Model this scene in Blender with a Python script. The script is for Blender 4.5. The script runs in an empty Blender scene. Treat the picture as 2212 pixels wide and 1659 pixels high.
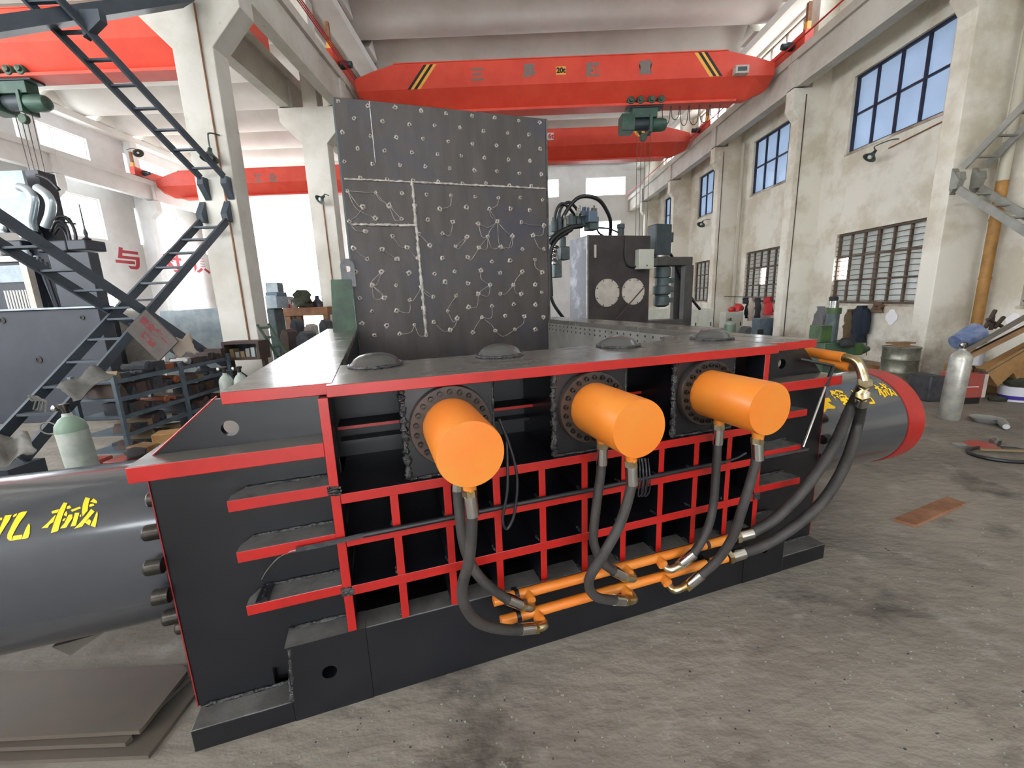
import bpy, bmesh, math, random
from math import sin, cos, tan, pi, radians, atan2, hypot, sqrt
from mathutils import Vector, Matrix
random.seed(7)
scene = bpy.context.scene
COL = scene.collection
S = 1.36            # all numbers below are plan units; one plan unit is 1.36 m
EYE = 1.7           # camera height in plan units

# ------------------------------------------------------------------ camera, sky, exposure
FPX, CX, CY = 905.0, 1106.0, 829.5
PITCH, ROLL, YAW = radians(11.5), radians(2.1), radians(-0.4)
FW = Vector((sin(YAW)*cos(PITCH), cos(YAW)*cos(PITCH), -sin(PITCH)))
_r0 = Vector((cos(YAW), -sin(YAW), 0)); _u0 = _r0.cross(FW)
RT = _r0*cos(ROLL) - _u0*sin(ROLL); UP = RT.cross(FW)
EYEP = Vector((0, 0, EYE))
cam_d = bpy.data.cameras.new('camera'); cam = bpy.data.objects.new('camera', cam_d); COL.objects.link(cam)
cam_d.sensor_width = 36; cam_d.lens = FPX/2212*36; cam_d.clip_start = 0.05; cam_d.clip_end = 300
mw_ = Matrix((RT, UP, -FW)).transposed().to_4x4(); mw_.translation = EYEP*S
cam.matrix_world = mw_
scene.camera = cam

world = bpy.data.worlds.new('world'); scene.world = world; world.use_nodes = True
bg = world.node_tree.nodes['Background']
bg.inputs[0].default_value = (0.91, 0.96, 1.02, 1); bg.inputs[1].default_value = 7.0
vs = scene.view_settings
vs.view_transform = 'Standard'; vs.look = 'None'; vs.gamma = 1; vs.use_curve_mapping = False; vs.exposure = 1.25
cy = scene.cycles
cy.max_bounces = 5; cy.diffuse_bounces = 4; cy.glossy_bounces = 3; cy.transmission_bounces = 4; cy.transparent_max_bounces = 8
cy.use_denoising = True; cy.sample_clamp_indirect = 12; cy.caustics_reflective = False; cy.caustics_refractive = False
cy.use_adaptive_sampling = True; cy.adaptive_threshold = .025

# ------------------------------------------------------------------ pixel-to-place helpers (hall: X right, Y into the hall, Z up)
def ray(px, py): return FW + RT*((px-CX)/FPX) - UP*((py-CY)/FPX)
def at(px, py, Y): d = ray(px, py); return EYEP + d*(Y/d.y)
def atx(px, py, X): d = ray(px, py); return EYEP + d*(X/d.x)
def atz(px, py, z): d = ray(px, py); return EYEP + d*((z-EYE)/d.z)
# the baler's own axes: u along its front, v into its depth, w up
MYAW = radians(18.5)
MU = Vector((cos(MYAW), sin(MYAW), 0)); MV = Vector((-sin(MYAW), cos(MYAW), 0)); MO = atz(421, 1626, 0)
def tom(p): d = p-MO; return Vector((d.dot(MU), d.dot(MV), d.z))
def mv(px, py, v): d = ray(px, py); return tom(EYEP + d*(((MO-EYEP).dot(MV)+v)/d.dot(MV)))
def mu(px, py, u): d = ray(px, py); return tom(EYEP + d*(((MO-EYEP).dot(MU)+u)/d.dot(MU)))
def mz(px, py, w): return tom(atz(px, py, w))
def fm(u, v, w): return MO + MU*u + MV*v + Vector((0, 0, w))

# ------------------------------------------------------------------ materials
def lin(h):
    if isinstance(h, str):
        c = [int(h[i:i+2], 16)/255 for i in (0, 2, 4)]
        return tuple((x/12.92 if x <= .04045 else ((x+.055)/1.055)**2.4) for x in c)
    return tuple(h)
MATS = {}
def mat(name, col, rough=.5, metal=0., col2=None, vs=3., vlo=.4, vhi=.62, bump=0., bs=20., rough2=None, coat=0., emit=0., spec=.5, stretch=(1,1,1), alpha=1., trans=0.):
    m = bpy.data.materials.new(name); m.use_nodes = True; nt = m.node_tree; N = nt.nodes; L = nt.links
    b = N['Principled BSDF']
    c1 = (*lin(col), 1)
    b.inputs['Base Color'].default_value = c1; b.inputs['Roughness'].default_value = rough; b.inputs['Metallic'].default_value = metal
    b.inputs['Specular IOR Level'].default_value = spec
    if coat: b.inputs['Coat Weight'].default_value = coat; b.inputs['Coat Roughness'].default_value = .12
    if trans: b.inputs['Transmission Weight'].default_value = trans
    if alpha < 1: b.inputs['Alpha'].default_value = alpha
    if emit: b.inputs['Emission Color'].default_value = c1; b.inputs['Emission Strength'].default_value = emit
    if col2 is not None or bump or rough2 is not None:
        tc = N.new('ShaderNodeTexCoord'); mp = N.new('ShaderNodeMapping'); mp.inputs['Scale'].default_value = stretch
        L.new(tc.outputs['Object'], mp.inputs['Vector'])
    if col2 is not None or rough2 is not None:
        n = N.new('ShaderNodeTexNoise'); n.inputs['Scale'].default_value = vs; n.inputs['Detail'].default_value = 6; n.inputs['Roughness'].default_value = .62
        L.new(mp.outputs[0], n.inputs['Vector'])
        r = N.new('ShaderNodeMapRange'); r.inputs['From Min'].default_value = vlo; r.inputs['From Max'].default_value = vhi
        L.new(n.outputs['Fac'], r.inputs['Value'])
        if col2 is not None:
            mx = N.new('ShaderNodeMix'); mx.data_type = 'RGBA'
            mx.inputs['A'].default_value = c1; mx.inputs['B'].default_value = (*lin(col2), 1)
            L.new(r.outputs[0], mx.inputs['Factor']); L.new(mx.outputs['Result'], b.inputs['Base Color'])
        if rough2 is not None:
            r2 = N.new('ShaderNodeMapRange'); r2.inputs['To Min'].default_value = rough; r2.inputs['To Max'].default_value = rough2
            L.new(r.outputs[0], r2.inputs['Value']); L.new(r2.outputs[0], b.inputs['Roughness'])
    if bump:
        nb = N.new('ShaderNodeTexNoise'); nb.inputs['Scale'].default_value = bs; nb.inputs['Detail'].default_value = 5
        L.new(mp.outputs[0], nb.inputs['Vector'])
        bp = N.new('ShaderNodeBump'); bp.inputs['Strength'].default_value = bump; bp.inputs['Distance'].default_value = .02
        L.new(nb.outputs['Fac'], bp.inputs['Height']); L.new(bp.outputs[0], b.inputs['Normal'])
    MATS[name] = m
    return m

def blend(m, col, vs, lo, hi, stretch=(1,1,1), zfade=None, seed=0.):
    """lay a second stain over a material: noise patches of colour `col`, optionally only below a height (dirt splashed up from the floor)"""
    nt = m.node_tree; N = nt.nodes; L = nt.links; b = N['Principled BSDF']; bc = b.inputs['Base Color']
    tc = N.new('ShaderNodeTexCoord'); mp = N.new('ShaderNodeMapping'); mp.inputs['Scale'].default_value = stretch; mp.inputs['Location'].default_value = (seed, seed*.7, seed*1.3)
    L.new(tc.outputs['Object'], mp.inputs['Vector'])
    n = N.new('ShaderNodeTexNoise'); n.inputs['Scale'].default_value = vs; n.inputs['Detail'].default_value = 7; n.inputs['Roughness'].default_value = .65
    L.new(mp.outputs[0], n.inputs['Vector'])
    r = N.new('ShaderNodeMapRange'); r.inputs['From Min'].default_value = lo; r.inputs['From Max'].default_value = hi
    src = n.outputs['Fac']
    if zfade:
        sp = N.new('ShaderNodeSeparateXYZ'); L.new(tc.outputs['Object'], sp.inputs[0])
        zr = N.new('ShaderNodeMapRange'); zr.inputs['From Min'].default_value = zfade[0]; zr.inputs['From Max'].default_value = zfade[1]
        zr.inputs['To Min'].default_value = .28; zr.inputs['To Max'].default_value = -.3
        L.new(sp.outputs['Z'], zr.inputs['Value'])
        ad = N.new('ShaderNodeMath'); ad.operation = 'ADD'; L.new(src, ad.inputs[0]); L.new(zr.outputs[0], ad.inputs[1]); src = ad.outputs[0]
    L.new(src, r.inputs['Value'])
    mx = N.new('ShaderNodeMix'); mx.data_type = 'RGBA'
    if bc.is_linked: L.new(bc.links[0].from_socket, mx.inputs['A'])
    else: mx.inputs['A'].default_value = bc.default_value
    mx.inputs['B'].default_value = (*lin(col), 1)
    L.new(r.outputs[0], mx.inputs['Factor']); L.new(mx.outputs['Result'], bc)

# ------------------------------------------------------------------ mesh builder
class MB:
    def __init__(s): s.v = []; s.f = []; s.m = []
    def pts(s, ps):
        k = len(s.v); s.v.extend(tuple(p) for p in ps); return k
    def face(s, ps, mi=0):
        k = s.pts(ps); s.f.append(tuple(range(k, k+len(ps)))); s.m.append(mi)
    def box(s, a, b, mi=0, front=None, M=None):
        x0, y0, z0 = a; x1, y1, z1 = b
        P = [(x0,y0,z0),(x1,y0,z0),(x1,y1,z0),(x0,y1,z0),(x0,y0,z1),(x1,y0,z1),(x1,y1,z1),(x0,y1,z1)]
        if M: P = [M @ Vector(p) for p in P]
        k = s.pts(P)
        for j, q in enumerate(((0,3,2,1),(4,5,6,7),(0,1,5,4),(1,2,6,5),(2,3,7,6),(3,0,4,7))):
            s.f.append(tuple(k+i for i in q)); s.m.append(front if (j == 2 and front is not None) else mi)
        return s
    def prism(s, poly, axis, lo, hi, mi=0, front=None):
        """2-D outline extruded along axis 'x', 'y' or 'z'"""
        def p3(p, t): return {'x': (t, p[0], p[1]), 'y': (p[0], t, p[1]), 'z': (p[0], p[1], t)}[axis]
        n = len(poly); k = s.pts([p3(p, lo) for p in poly] + [p3(p, hi) for p in poly])
        s.f.append(tuple(k+i for i in range(n))); s.m.append(mi if front is None else front)
        s.f.append(tuple(k+n+i for i in reversed(range(n)))); s.m.append(mi)
        for i in range(n):
            j = (i+1) % n; s.f.append((k+j, k+i, k+n+i, k+n+j)); s.m.append(mi)
        return s
    def tube(s, pts, r, n=8, mi=0, caps=True, jit=0.):
        pts = [Vector(p) for p in pts]; m = len(pts)
        rr = r if isinstance(r, (list, tuple)) else [r]*m
        T = [(pts[min(i+1, m-1)]-pts[max(i-1, 0)]).normalized() for i in range(m)]
        a = Vector((0, 0, 1)) if abs(T[0].z) < .9 else Vector((1, 0, 0))
        nx = (a - T[0]*a.dot(T[0])).normalized(); rings = []
        for i in range(m):
            nx = (nx - T[i]*nx.dot(T[i])).normalized(); ny = T[i].cross(nx)
            rings.append(s.pts([pts[i] + (nx*cos(2*pi*k/n) + ny*sin(2*pi*k/n))*rr[i]*(1+random.uniform(-jit, jit)) for k in range(n)]))
        for i in range(m-1):
            for k in range(n):
                q = (k+1) % n; s.f.append((rings[i]+k, rings[i]+q, rings[i+1]+q, rings[i+1]+k)); s.m.append(mi)
        if caps:
            s.f.append(tuple(rings[0]+k for k in reversed(range(n)))); s.m.append(mi)
            s.f.append(tuple(rings[-1]+k for k in range(n))); s.m.append(mi)
        return s
    def cyl(s, a, b, r, n=16, r1=None, mi=0): return s.tube([a, b], [r, r if r1 is None else r1], n, mi)
    def lathe(s, prof, o=(0,0,0), ax=(0,0,1), n=20, mi=0):
        """profile of (radius, height) turned about an axis"""
        o = Vector(o); ax = Vector(ax).normalized(); a = Vector((0,0,1)) if abs(ax.z) < .9 else Vector((1,0,0))
        nx = (a-ax*a.dot(ax)).normalized(); ny = ax.cross(nx); R = []
        for r, h in prof: R.append(s.pts([o+ax*h+(nx*cos(2*pi*k/n)+ny*sin(2*pi*k/n))*max(r, 1e-4) for k in range(n)]))
        for i in range(len(R)-1):
            for k in range(n):
                q = (k+1) % n; s.f.append((R[i]+k, R[i]+q, R[i+1]+q, R[i+1]+k)); s.m.append(mi)
        s.f.append(tuple(R[0]+k for k in reversed(range(n)))); s.m.append(mi)
        s.f.append(tuple(R[-1]+k for k in range(n))); s.m.append(mi)
        return s
    def holed(s, u0, u1, w0, w1, cu, cw, r, v0, v1, mi=0, n=24, hmi=None):
        """upright plate facing -v with a round hole through it"""
        hmi = mi if hmi is None else hmi
        def rect(t):
            dx, dz = cos(t), sin(t); k = []
            if dx > 1e-9: k.append((u1-cu)/dx)
            if dx < -1e-9: k.append((u0-cu)/dx)
            if dz > 1e-9: k.append((w1-cw)/dz)
            if dz < -1e-9: k.append((w0-cw)/dz)
            q = min(k); return (cu+dx*q, cw+dz*q)
        A = sorted([2*pi*i/n for i in range(n)] + [atan2(b-cw, a-cu) % (2*pi) for a in (u0, u1) for b in (w0, w1)])
        I = [(cu+cos(t)*r, cw+sin(t)*r) for t in A]; O = [rect(t) for t in A]; m = len(A)
        for v, flip in ((v0, False), (v1, True)):
            for i in range(m):
                j = (i+1) % m; q = [(I[i][0], v, I[i][1]), (O[i][0], v, O[i][1]), (O[j][0], v, O[j][1]), (I[j][0], v, I[j][1])]
                s.face(q[::-1] if flip else q, mi)
        for i in range(m):
            j = (i+1) % m
            s.face([(I[i][0], v0, I[i][1]), (I[j][0], v0, I[j][1]), (I[j][0], v1, I[j][1]), (I[i][0], v1, I[i][1])], hmi)
            s.face([(O[j][0], v0, O[j][1]), (O[i][0], v0, O[i][1]), (O[i][0], v1, O[i][1]), (O[j][0], v1, O[j][1])], mi)
        return s
    def mesh(s, name, mats, smooth=35):
        me = bpy.data.meshes.new(name)
        me.from_pydata([(x*S, y*S, z*S) for x, y, z in s.v], [], s.f)
        for m in (mats if isinstance(mats, (list, tuple)) else [mats]): me.materials.append(MATS[m] if isinstance(m, str) else m)
        me.polygons.foreach_set('material_index', s.m)
        if smooth:
            me.polygons.foreach_set('use_smooth', [True]*len(me.polygons)); me.set_sharp_from_angle(angle=radians(smooth))
        me.update(); return me
    def build(s, name, mats, parent=None, smooth=35, bevel=0., loc=None, rotz=0., **props):
        return link(name, s.mesh(name, mats, smooth), parent, bevel, loc, rotz, **props)

def link(name, me, parent=None, bevel=0., loc=None, rotz=0., **props):
    o = bpy.data.objects.new(name, me); COL.objects.link(o)
    if parent: o.parent = parent
    if loc is not None: o.location = Vector(loc)*S
    if rotz: o.rotation_euler = (0, 0, rotz)
    if bevel:
        b = o.modifiers.new('bevel', 'BEVEL'); b.width = bevel*S; b.segments = 2; b.limit_method = 'ANGLE'; b.angle_limit = radians(50)
    for k, v in props.items(): o[k] = v
    return o
def thing(name, label, category, loc=(0,0,0), rotz=0., group=None, **kw):
    o = bpy.data.objects.new(name, None); COL.objects.link(o); o.location = Vector(loc)*S; o.rotation_euler = (0, 0, rotz); o.empty_display_size = .2
    o['label'] = label; o['category'] = category
    if group: o['group'] = group
    return o
def dup(root, loc, rotz=None, label=None):
    def cp(o, p):
        c = o.copy(); COL.objects.link(c); c.parent = p
        for ch in list(o.children): cp(ch, c)
        return c
    r = cp(root, None); r.location = Vector(loc)*S
    if rotz is not None: r.rotation_euler = (0, 0, rotz)
    if label: r['label'] = label
    return r
def spline(P, k=6):
    P = [Vector(p) for p in P]; out = []
    for i in range(len(P)-1):
        a, b, c, d = P[max(i-1, 0)], P[i], P[i+1], P[min(i+2, len(P)-1)]
        for j in range(k):
            t = j/k; out.append(.5*((2*b)+(c-a)*t+(2*a-5*b+4*c-d)*t*t+(3*b-a-3*c+d)*t**3))
    out.append(P[-1]); return out
def text_polys(body, size, bold=0.):
    """glyph outlines as a flat mesh in plan units: (verts2d, faces)"""
    cu = bpy.data.curves.new('lettering', 'FONT'); cu.body = body; cu.size = size; cu.align_x = 'CENTER'; cu.align_y = 'CENTER'; cu.offset = bold; cu.resolution_u = 3
    o = bpy.data.objects.new('lettering', cu); COL.objects.link(o)
    dg = bpy.context.evaluated_depsgraph_get(); me = bpy.data.meshes.new_from_object(o.evaluated_get(dg))
    vs_ = [(v.co.x, v.co.y) for v in me.vertices]; fs = [tuple(p.vertices) for p in me.polygons]
    bpy.data.objects.remove(o); bpy.data.curves.remove(cu); bpy.data.meshes.remove(me)
    return vs_, fs
def lettering(body, size, o, ex, ey, material, name='lettering', parent=None, bold=0., off=.004, wide=1.):
    """flat painted letters on a plane through o spanned by ex (reading direction) and ey (up)"""
    V, F = text_polys(body, size, bold); o = Vector(o); ex = Vector(ex).normalized(); ey = Vector(ey).normalized(); nz = ex.cross(ey)
    b = MB(); b.v = [tuple(o+ex*x*wide+ey*y+nz*off) for x, y in V]; b.f = F; b.m = [0]*len(F)
    return b.build(name, material, parent, smooth=0)

# ------------------------------------------------------------------ material library
def pane_mat(name, col, through):
    '''dusty glazing: scatters the daylight behind it, with a faint gloss'''
    m = bpy.data.materials.new(name); m.use_nodes = True; nt = m.node_tree; N = nt.nodes; L = nt.links
    out = N['Material Output']; N.remove(N['Principled BSDF'])
    tr_ = N.new('ShaderNodeBsdfTranslucent'); df = N.new('ShaderNodeBsdfDiffuse'); gl = N.new('ShaderNodeBsdfGlossy'); gl.inputs['Roughness'].default_value = .2
    n = N.new('ShaderNodeTexNoise'); n.inputs['Scale'].default_value = 1.3; n.inputs['Detail'].default_value = 4
    tc = N.new('ShaderNodeTexCoord'); L.new(tc.outputs['Object'], n.inputs['Vector'])
    mx = N.new('ShaderNodeMix'); mx.data_type = 'RGBA'; c = lin(col); mx.inputs['A'].default_value = (*[x*.8 for x in c], 1); mx.inputs['B'].default_value = (*[min(1, x*1.15) for x in c], 1)
    L.new(n.outputs['Fac'], mx.inputs['Factor']); L.new(mx.outputs['Result'], tr_.inputs[0]); df.inputs[0].default_value = (*[x*.6 for x in c], 1)
    a = N.new('ShaderNodeMixShader'); a.inputs[0].default_value = through; L.new(df.outputs[0], a.inputs[1]); L.new(tr_.outputs[0], a.inputs[2])
    e = N.new('ShaderNodeMixShader'); e.inputs[0].default_value = .05; L.new(a.outputs[0], e.inputs[1]); L.new(gl.outputs[0], e.inputs[2])
    L.new(e.outputs[0], out.inputs['Surface']); MATS[name] = m
mat('plaster', 'dcd7ca', .85, col2='c4bba8', vs=.7, vlo=.44, vhi=.6, bump=.3, bs=9)
blend(MATS['plaster'], 'ddd8ca', 1.6, .56, .72, seed=3); blend(MATS['plaster'], '7f6a52', 1.1, .62, .95, zfade=(0, 3.2), seed=9)
mat('plaster_hazy', 'e2e2e0', .85, col2='d6d5d2', vs=.7, bump=.15, bs=8)  # paler and cooler than the plaster: distant haze put into the colour
mat('concrete', 'c8c4ba', .8, col2='b6b0a4', vs=.8, bump=.2, bs=12)
blend(MATS['concrete'], '8a7c66', 2.2, .64, .8, seed=5)
mat('roof_concrete', 'dedcd6', .85, col2='d4d1ca', vs=.6, bump=.1, bs=6)
mat('floor_concrete', '8a8277', .55, col2='6c655c', vs=.55, vlo=.36, vhi=.66, rough2=.85, bump=1, bs=5.5, stretch=(1, 1.6, 1))
blend(MATS['floor_concrete'], '98928a', 3.1, .56, .74, seed=4); blend(MATS['floor_concrete'], '3f3a35', 1.1, .57, .72, seed=11)
blend(MATS['floor_concrete'], 'b5ada0', 14, .66, .76, seed=2)
mat('black_paint', '080a0f', .34, col2='0c0e14', vs=1.2, rough2=.42, bump=.05, bs=14, coat=.12)
mat('black_deep', '0a0b0e', .5, col2='101216', vs=3, bump=.05, bs=20)
mat('grey_paint', '34363a', .25, col2='404040', vs=3, bump=.05, bs=18, rough2=.36)
mat('cylinder_paint', '383b40', .22, col2='3c3d40', vs=1, bump=.02, bs=30, coat=.8)
mat('top_steel', '716c65', .19, col2='656059', vs=2.4, metal=.4, rough2=.28, bump=.04, bs=22, stretch=(1, 3, 1))
mat('rib_sheen', '6e6c68', .24, col2='5a5855', vs=5, metal=.3, bump=.1, bs=30)  # pale grey puts the reflection on plate tops into the colour
mat('chamber_lit', '8d8983', .35, col2='7b7770', vs=3, metal=.3)  # paler copy for the window-facing wall, its light put into the colour
mat('edge_red', '7a1a1c', .5)
mat('dome_steel', '5e5d5b', .2, metal=.5)
mat('red_paint', 'a81711', .38, col2='9a130d', vs=4, coat=.15)
mat('orange_paint', 'd27424', .38, col2='d07e2c', vs=2.5, coat=.12, bump=.03, bs=30)
mat('steel', 'a9a7a2', .3, metal=1, col2='8f8d88', vs=9)
mat('bright_steel', 'c9c8c4', .2, metal=1)
mat('brass', 'b09a66', .28, metal=1, col2='c9c2ae', vs=12)
mat('rubber', '3a3633', .62, col2='2a2725', vs=5, bump=.15, bs=60)
mat('rubber_black', '16171a', .45)
mat('bolt_steel', '54504b', .32, metal=.85, col2='3a3632', vs=8)
mat('flange_steel', '4a3a30', .42, metal=.5, col2='3a3634', vs=3)
mat('weld', '5a5957', .3, metal=.7, col2='2c2c2e', vs=30, bump=.8, bs=90)
mat('lid_steel', '3b3633', .5, metal=.3, col2='48423f', vs=1.6, bump=.1, bs=18, stretch=(2.5, 1, .5))
blend(MATS['lid_steel'], '3b3a42', .9, .5, .68, seed=6)
mat('weld_spot', '96908a', .45, metal=.4, col2='bdb6ac', vs=14, bump=.6, bs=60)
mat('yellow_paint', 'f2c414', .5)
mat('crane_red', 'dd4c36', .45, col2='d4422e', vs=1.3)
mat('crane_yellow', 'f0b04a', .5)
mat('stripe_black', '1d1a16', .6)
mat('letter_grey', '77706c', .6)
mat('sign_white', 'd9d6cf', .6)
mat('sign_red', 'c02028', .6)
mat('wall_red', 'b5414a', .8)
mat('hoist_green', '2f4a40', .45, col2='3b5a4c', vs=3)
mat('dark_green', '2c3e30', .5, col2='3e5640', vs=3)
mat('green_paint', '40592f', .5, col2='324526', vs=4)
mat('ladder_grey', '3c454e', .55, col2='343c44', vs=3)  # bluish tint stands in for haze around the ladders
mat('ladder_light', '8d8b83', .55, col2='7a7870', vs=3)
mat('frame_navy', '1c1f38', .45)
mat('frame_rust', '54463c', .7, col2='6a5848', vs=6)
pane_mat('glass_blue', 'bccadb', .3)
pane_mat('glass_grey', 'b4b6b2', .3)
mat('pipe_ochre', 'a9793c', .6, col2='8d6531', vs=4)
mat('pipe_white', 'b5ae9c', .6)
mat('rust', '7a5138', .75, col2='94694c', vs=3, bump=.2, bs=20)
mat('steel_sheet', '5c5852', .4, metal=.4, col2='6a6056', vs=1.2, rough2=.55, bump=.06, bs=8)
mat('tank_brown', '393436', .42, metal=.3, col2='45403f', vs=2)
mat('tank_grey', '55565c', .4, metal=.4, col2='87898e', vs=2.5, vlo=.5, vhi=.66)
mat('cover_white', 'c2bab0', .5, col2='b0a89e', vs=6)
mat('cabinet_white', 'c8c9bd', .5, col2='bcbcae', vs=3)
mat('box_grey', 'b9b8ad', .45)
mat('motor_dark', '2c363a', .45, col2='38444a', vs=4)
mat('pump_grey', '4f5c5c', .5, col2='3e4a4a', vs=5)
mat('frame_dark', '3d3d3d', .5, col2='4a4744', vs=4)
mat('press_blue', '20242d', .5, col2='282c35', vs=1.5)  # slight blue cast stands in for haze over the side bay
mat('press_light', '8d9aa2', .45, col2='aab4b6', vs=3)
mat('silver_hose', 'b4c0c6', .25, metal=.6)
mat('gas_grey', '98a096', .45, col2='b3b8ae', vs=5, bump=.06, bs=30)
mat('gas_silver', '9a9890', .35, metal=.4, col2='b9b6ab', vs=6, bump=.1, bs=26)
mat('gas_green', '7d9380', .5)
mat('drum_steel', '6d6d60', .38, metal=.5, col2='8d8b7c', vs=6, bump=.12, bs=20)
mat('welder_red', 'a54038', .55, col2='8c5048', vs=5)
mat('wood', '8a6a48', .7, col2='755536', vs=2, stretch=(1, 6, 1))
mat('wood_pale', 'a5835a', .7, col2='8c6c48', vs=3)
mat('cardboard', '9c7648', .8, col2='86623a', vs=3)
mat('cloth_navy', '1e2633', .9, bump=.3, bs=18); mat('cloth_khaki', '5d4f36', .9, bump=.3, bs=18); mat('cloth_grey', '6a6a6c', .9, bump=.3, bs=18)
mat('cloth_red', 'b3232b', .85, bump=.3, bs=18); mat('cloth_pale', 'b0a294', .9, bump=.3, bs=18); mat('cloth_dark', '2c2a2c', .9, bump=.3, bs=18)
mat('cloth_brown', '6b5244', .9, bump=.3, bs=18); mat('cloth_camo', '3d4130', .9, col2='2a2c22', vs=9)
mat('tarp_grey', '8c8a84', .7, col2='6f6d68', vs=3, bump=.3, bs=8)
mat('shelf_steel', '5c6a74', .5, col2='4c5860', vs=4)
mat('scrap_dark', '33363c', .6, metal=.3, col2='4a4a4c', vs=6); mat('scrap_rust', '4c3a32', .7, col2='3e302a', vs=6); mat('scrap_bright', 'b8bab8', .35, metal=.7)
mat('scrap_orange', '8a4a30', .6); mat('scrap_tan', '7d6a4c', .7)
mat('blue_steel', '5a6a7c', .5); mat('plastic_blue', '5a6c92', .45, col2='8a94a5', vs=4); mat('plastic_white', 'd8d6dc', .45); mat('plastic_purple', '3a2c86', .45)
mat('plastic_red', 'c42a2a', .45); mat('plastic_black', '191a1c', .5); mat('brick_red', 'a3553c', .8)
mat('lamp_green', '39443f', .45); mat('lamp_inside', 'd8d8d2', .4); mat('paper_white', 'ece9ea', .8)
mat('yard_concrete', 'd4d0c8', .8, col2='c4bfb4', vs=.3)

# ------------------------------------------------------------------ the hall
YB, YE = -7.0, 27.4            # near and far end walls
XW, XL = 8.25, -17.0           # right and left outer walls
BAY, P0 = 4.22, 7.8            # pillar spacing and one pillar's place
def wall_grid(axis, at_, th, lo, hi, z0, z1, holes, mi=0):
    """one wall slab with rectangular openings; axis 'x' is a wall of constant X"""
    b = MB(); A = sorted({lo, hi, *[h[0] for h in holes], *[h[1] for h in holes]}); Z = sorted({z0, z1, *[h[2] for h in holes], *[h[3] for h in holes]})
    A = [a for a in A if lo <= a <= hi]; Z = [z for z in Z if z0 <= z <= z1]
    for i in range(len(A)-1):
        run = None
        for j in range(len(Z)-1):
            ca, cz = (A[i]+A[i+1])/2, (Z[j]+Z[j+1])/2
            if any(h[0] < ca < h[1] and h[2] < cz < h[3] for h in holes):
                if run is not None: cells(b, axis, at_, th, A[i], A[i+1], run, Z[j]); run = None
            elif run is None: run = Z[j]
        if run is not None: cells(b, axis, at_, th, A[i], A[i+1], run, Z[-1])
    return b
def cells(b, axis, at_, th, a0, a1, z0, z1):
    if axis == 'x': b.box((min(at_, at_+th), a0, z0), (max(at_, at_+th), a1, z1))
    else: b.box((a0, min(at_, at_+th), z0), (a1, max(at_, at_+th), z1))

fl = MB(); nx, ny = 26, 37
for i in range(nx+1):
    for j in range(ny+1): fl.v.append((XL-.3+(XW+.6-XL)*i/nx, YB-.3+(YE+.6-YB)*j/ny, 0))
for i in range(nx):
    for j in range(ny):
        k = i*(ny+1)+j; fl.f.append((k, k+ny+1, k+ny+2, k+1)); fl.m.append(0)
fl.build('floor', 'floor_concrete', smooth=0, kind='structure')
MB().box((XL-60, YB-60, -.5), (XW+60, YE+60, -.05)).build('ground', 'yard_concrete', smooth=0, kind='structure')  # unseen yard, coloured pale to bounce light up to the roof

PY = [P0+BAY*k for k in range(-4, 5)]
WC = [9.93+4.17*k for k in range(-4, 5)]
R_UP, R_LO, R_HI = (4.85, 6.52), (1.29, 2.98), (8.3, 9.02)
rh = []
for c in WC:
    if c+1.2 > YE: continue
    rh += [(c-1.17, c+1.17, *R_UP), (c-1.17, c+1.17, *R_LO)]
    rh += [(c-1.5, c+1.5, *R_HI)]
wall_grid('x', XW, .3, YB, YE, 0, 9.35, rh).build('wall_right', 'plaster', smooth=0, kind='structure')
# left outer wall, blown-out openings
lh = []
LC = [17.3+4.22*k for k in range(-6, 3)]
lh += [(YB+.6, 9.6, 7.2, 8.9), (YB+.6, 9.6, 4.2, 6.5)]  # unseen long window bands, enlarged to throw more light across the hall
for c in LC[3:]: lh += [(c-1.3, c+1.3, 7.45, 8.65), (c-1.3, c+1.3, 4.75, 6.35), (c-1.15, c+1.15, .9, 2.5)]
wall_grid('x', XL, -.3, YB, YE, 0, 9.35, lh).build('wall_left', 'plaster_hazy', smooth=0, kind='structure')
eh = [(4.75, 7.15, 7.69, 8.7), (.6, 3.1, 7.69, 8.7), (4.4, 6.9, 4.4, 6.2), (-15.9, -12.1, -.1, 8.45), (-10.2, -7.2, 4.6, 6.4), (-10.2, -7.2, .9, 2.6)]
wall_grid('y', YE, .3, XL-.3, XW+.3, 0, 9.9, eh).build('wall_back', 'plaster_hazy', smooth=0, kind='structure')
nh = [(-.5, 3.5, -.1, 2.8), (-4.2, 7.6, 7.6, 8.9), (-16.2, -5.8, 3.6, 8.9)]  # unseen openings, added and sized to light roof, cranes and machine
wall_grid('y', YB, -.3, XL-.3, XW+.3, 0, 9.9, nh).build('wall_front', 'plaster_hazy', smooth=0, kind='structure')

# pillars with corbels, right row
def pillar_right(y):
    b = MB(); w = .16
    b.prism([(XW+.02, 0), (7.5, 0), (7.5, 5.95), (7.32, 6.18), (7.32, 6.66), (7.78, 6.66), (7.78, 9.12), (XW+.02, 9.12)][::-1], 'y', y-w, y+w)
    return b.build('pillar_right', 'plaster', smooth=0, bevel=.012, kind='structure')
for y in PY: pillar_right(y)
def pillar_mid(y):
    b = MB(); w = .19
    b.prism([(-5.27, 0), (-5.27, 5.8), (-5.78, 6.33), (-5.78, 6.66), (-5.13, 6.66), (-5.13, 9.12), (-4.76, 9.12), (-4.76, 6.66), (-4.1, 6.66), (-4.1, 6.33), (-4.62, 5.8), (-4.62, 0)][::-1], 'y', y-w, y+w)
    return b.build('pillar_middle', 'concrete', smooth=0, bevel=.012, kind='structure')
for y in PY: pillar_mid(y if abs(y-3.58) > .1 else 3.05)
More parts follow.
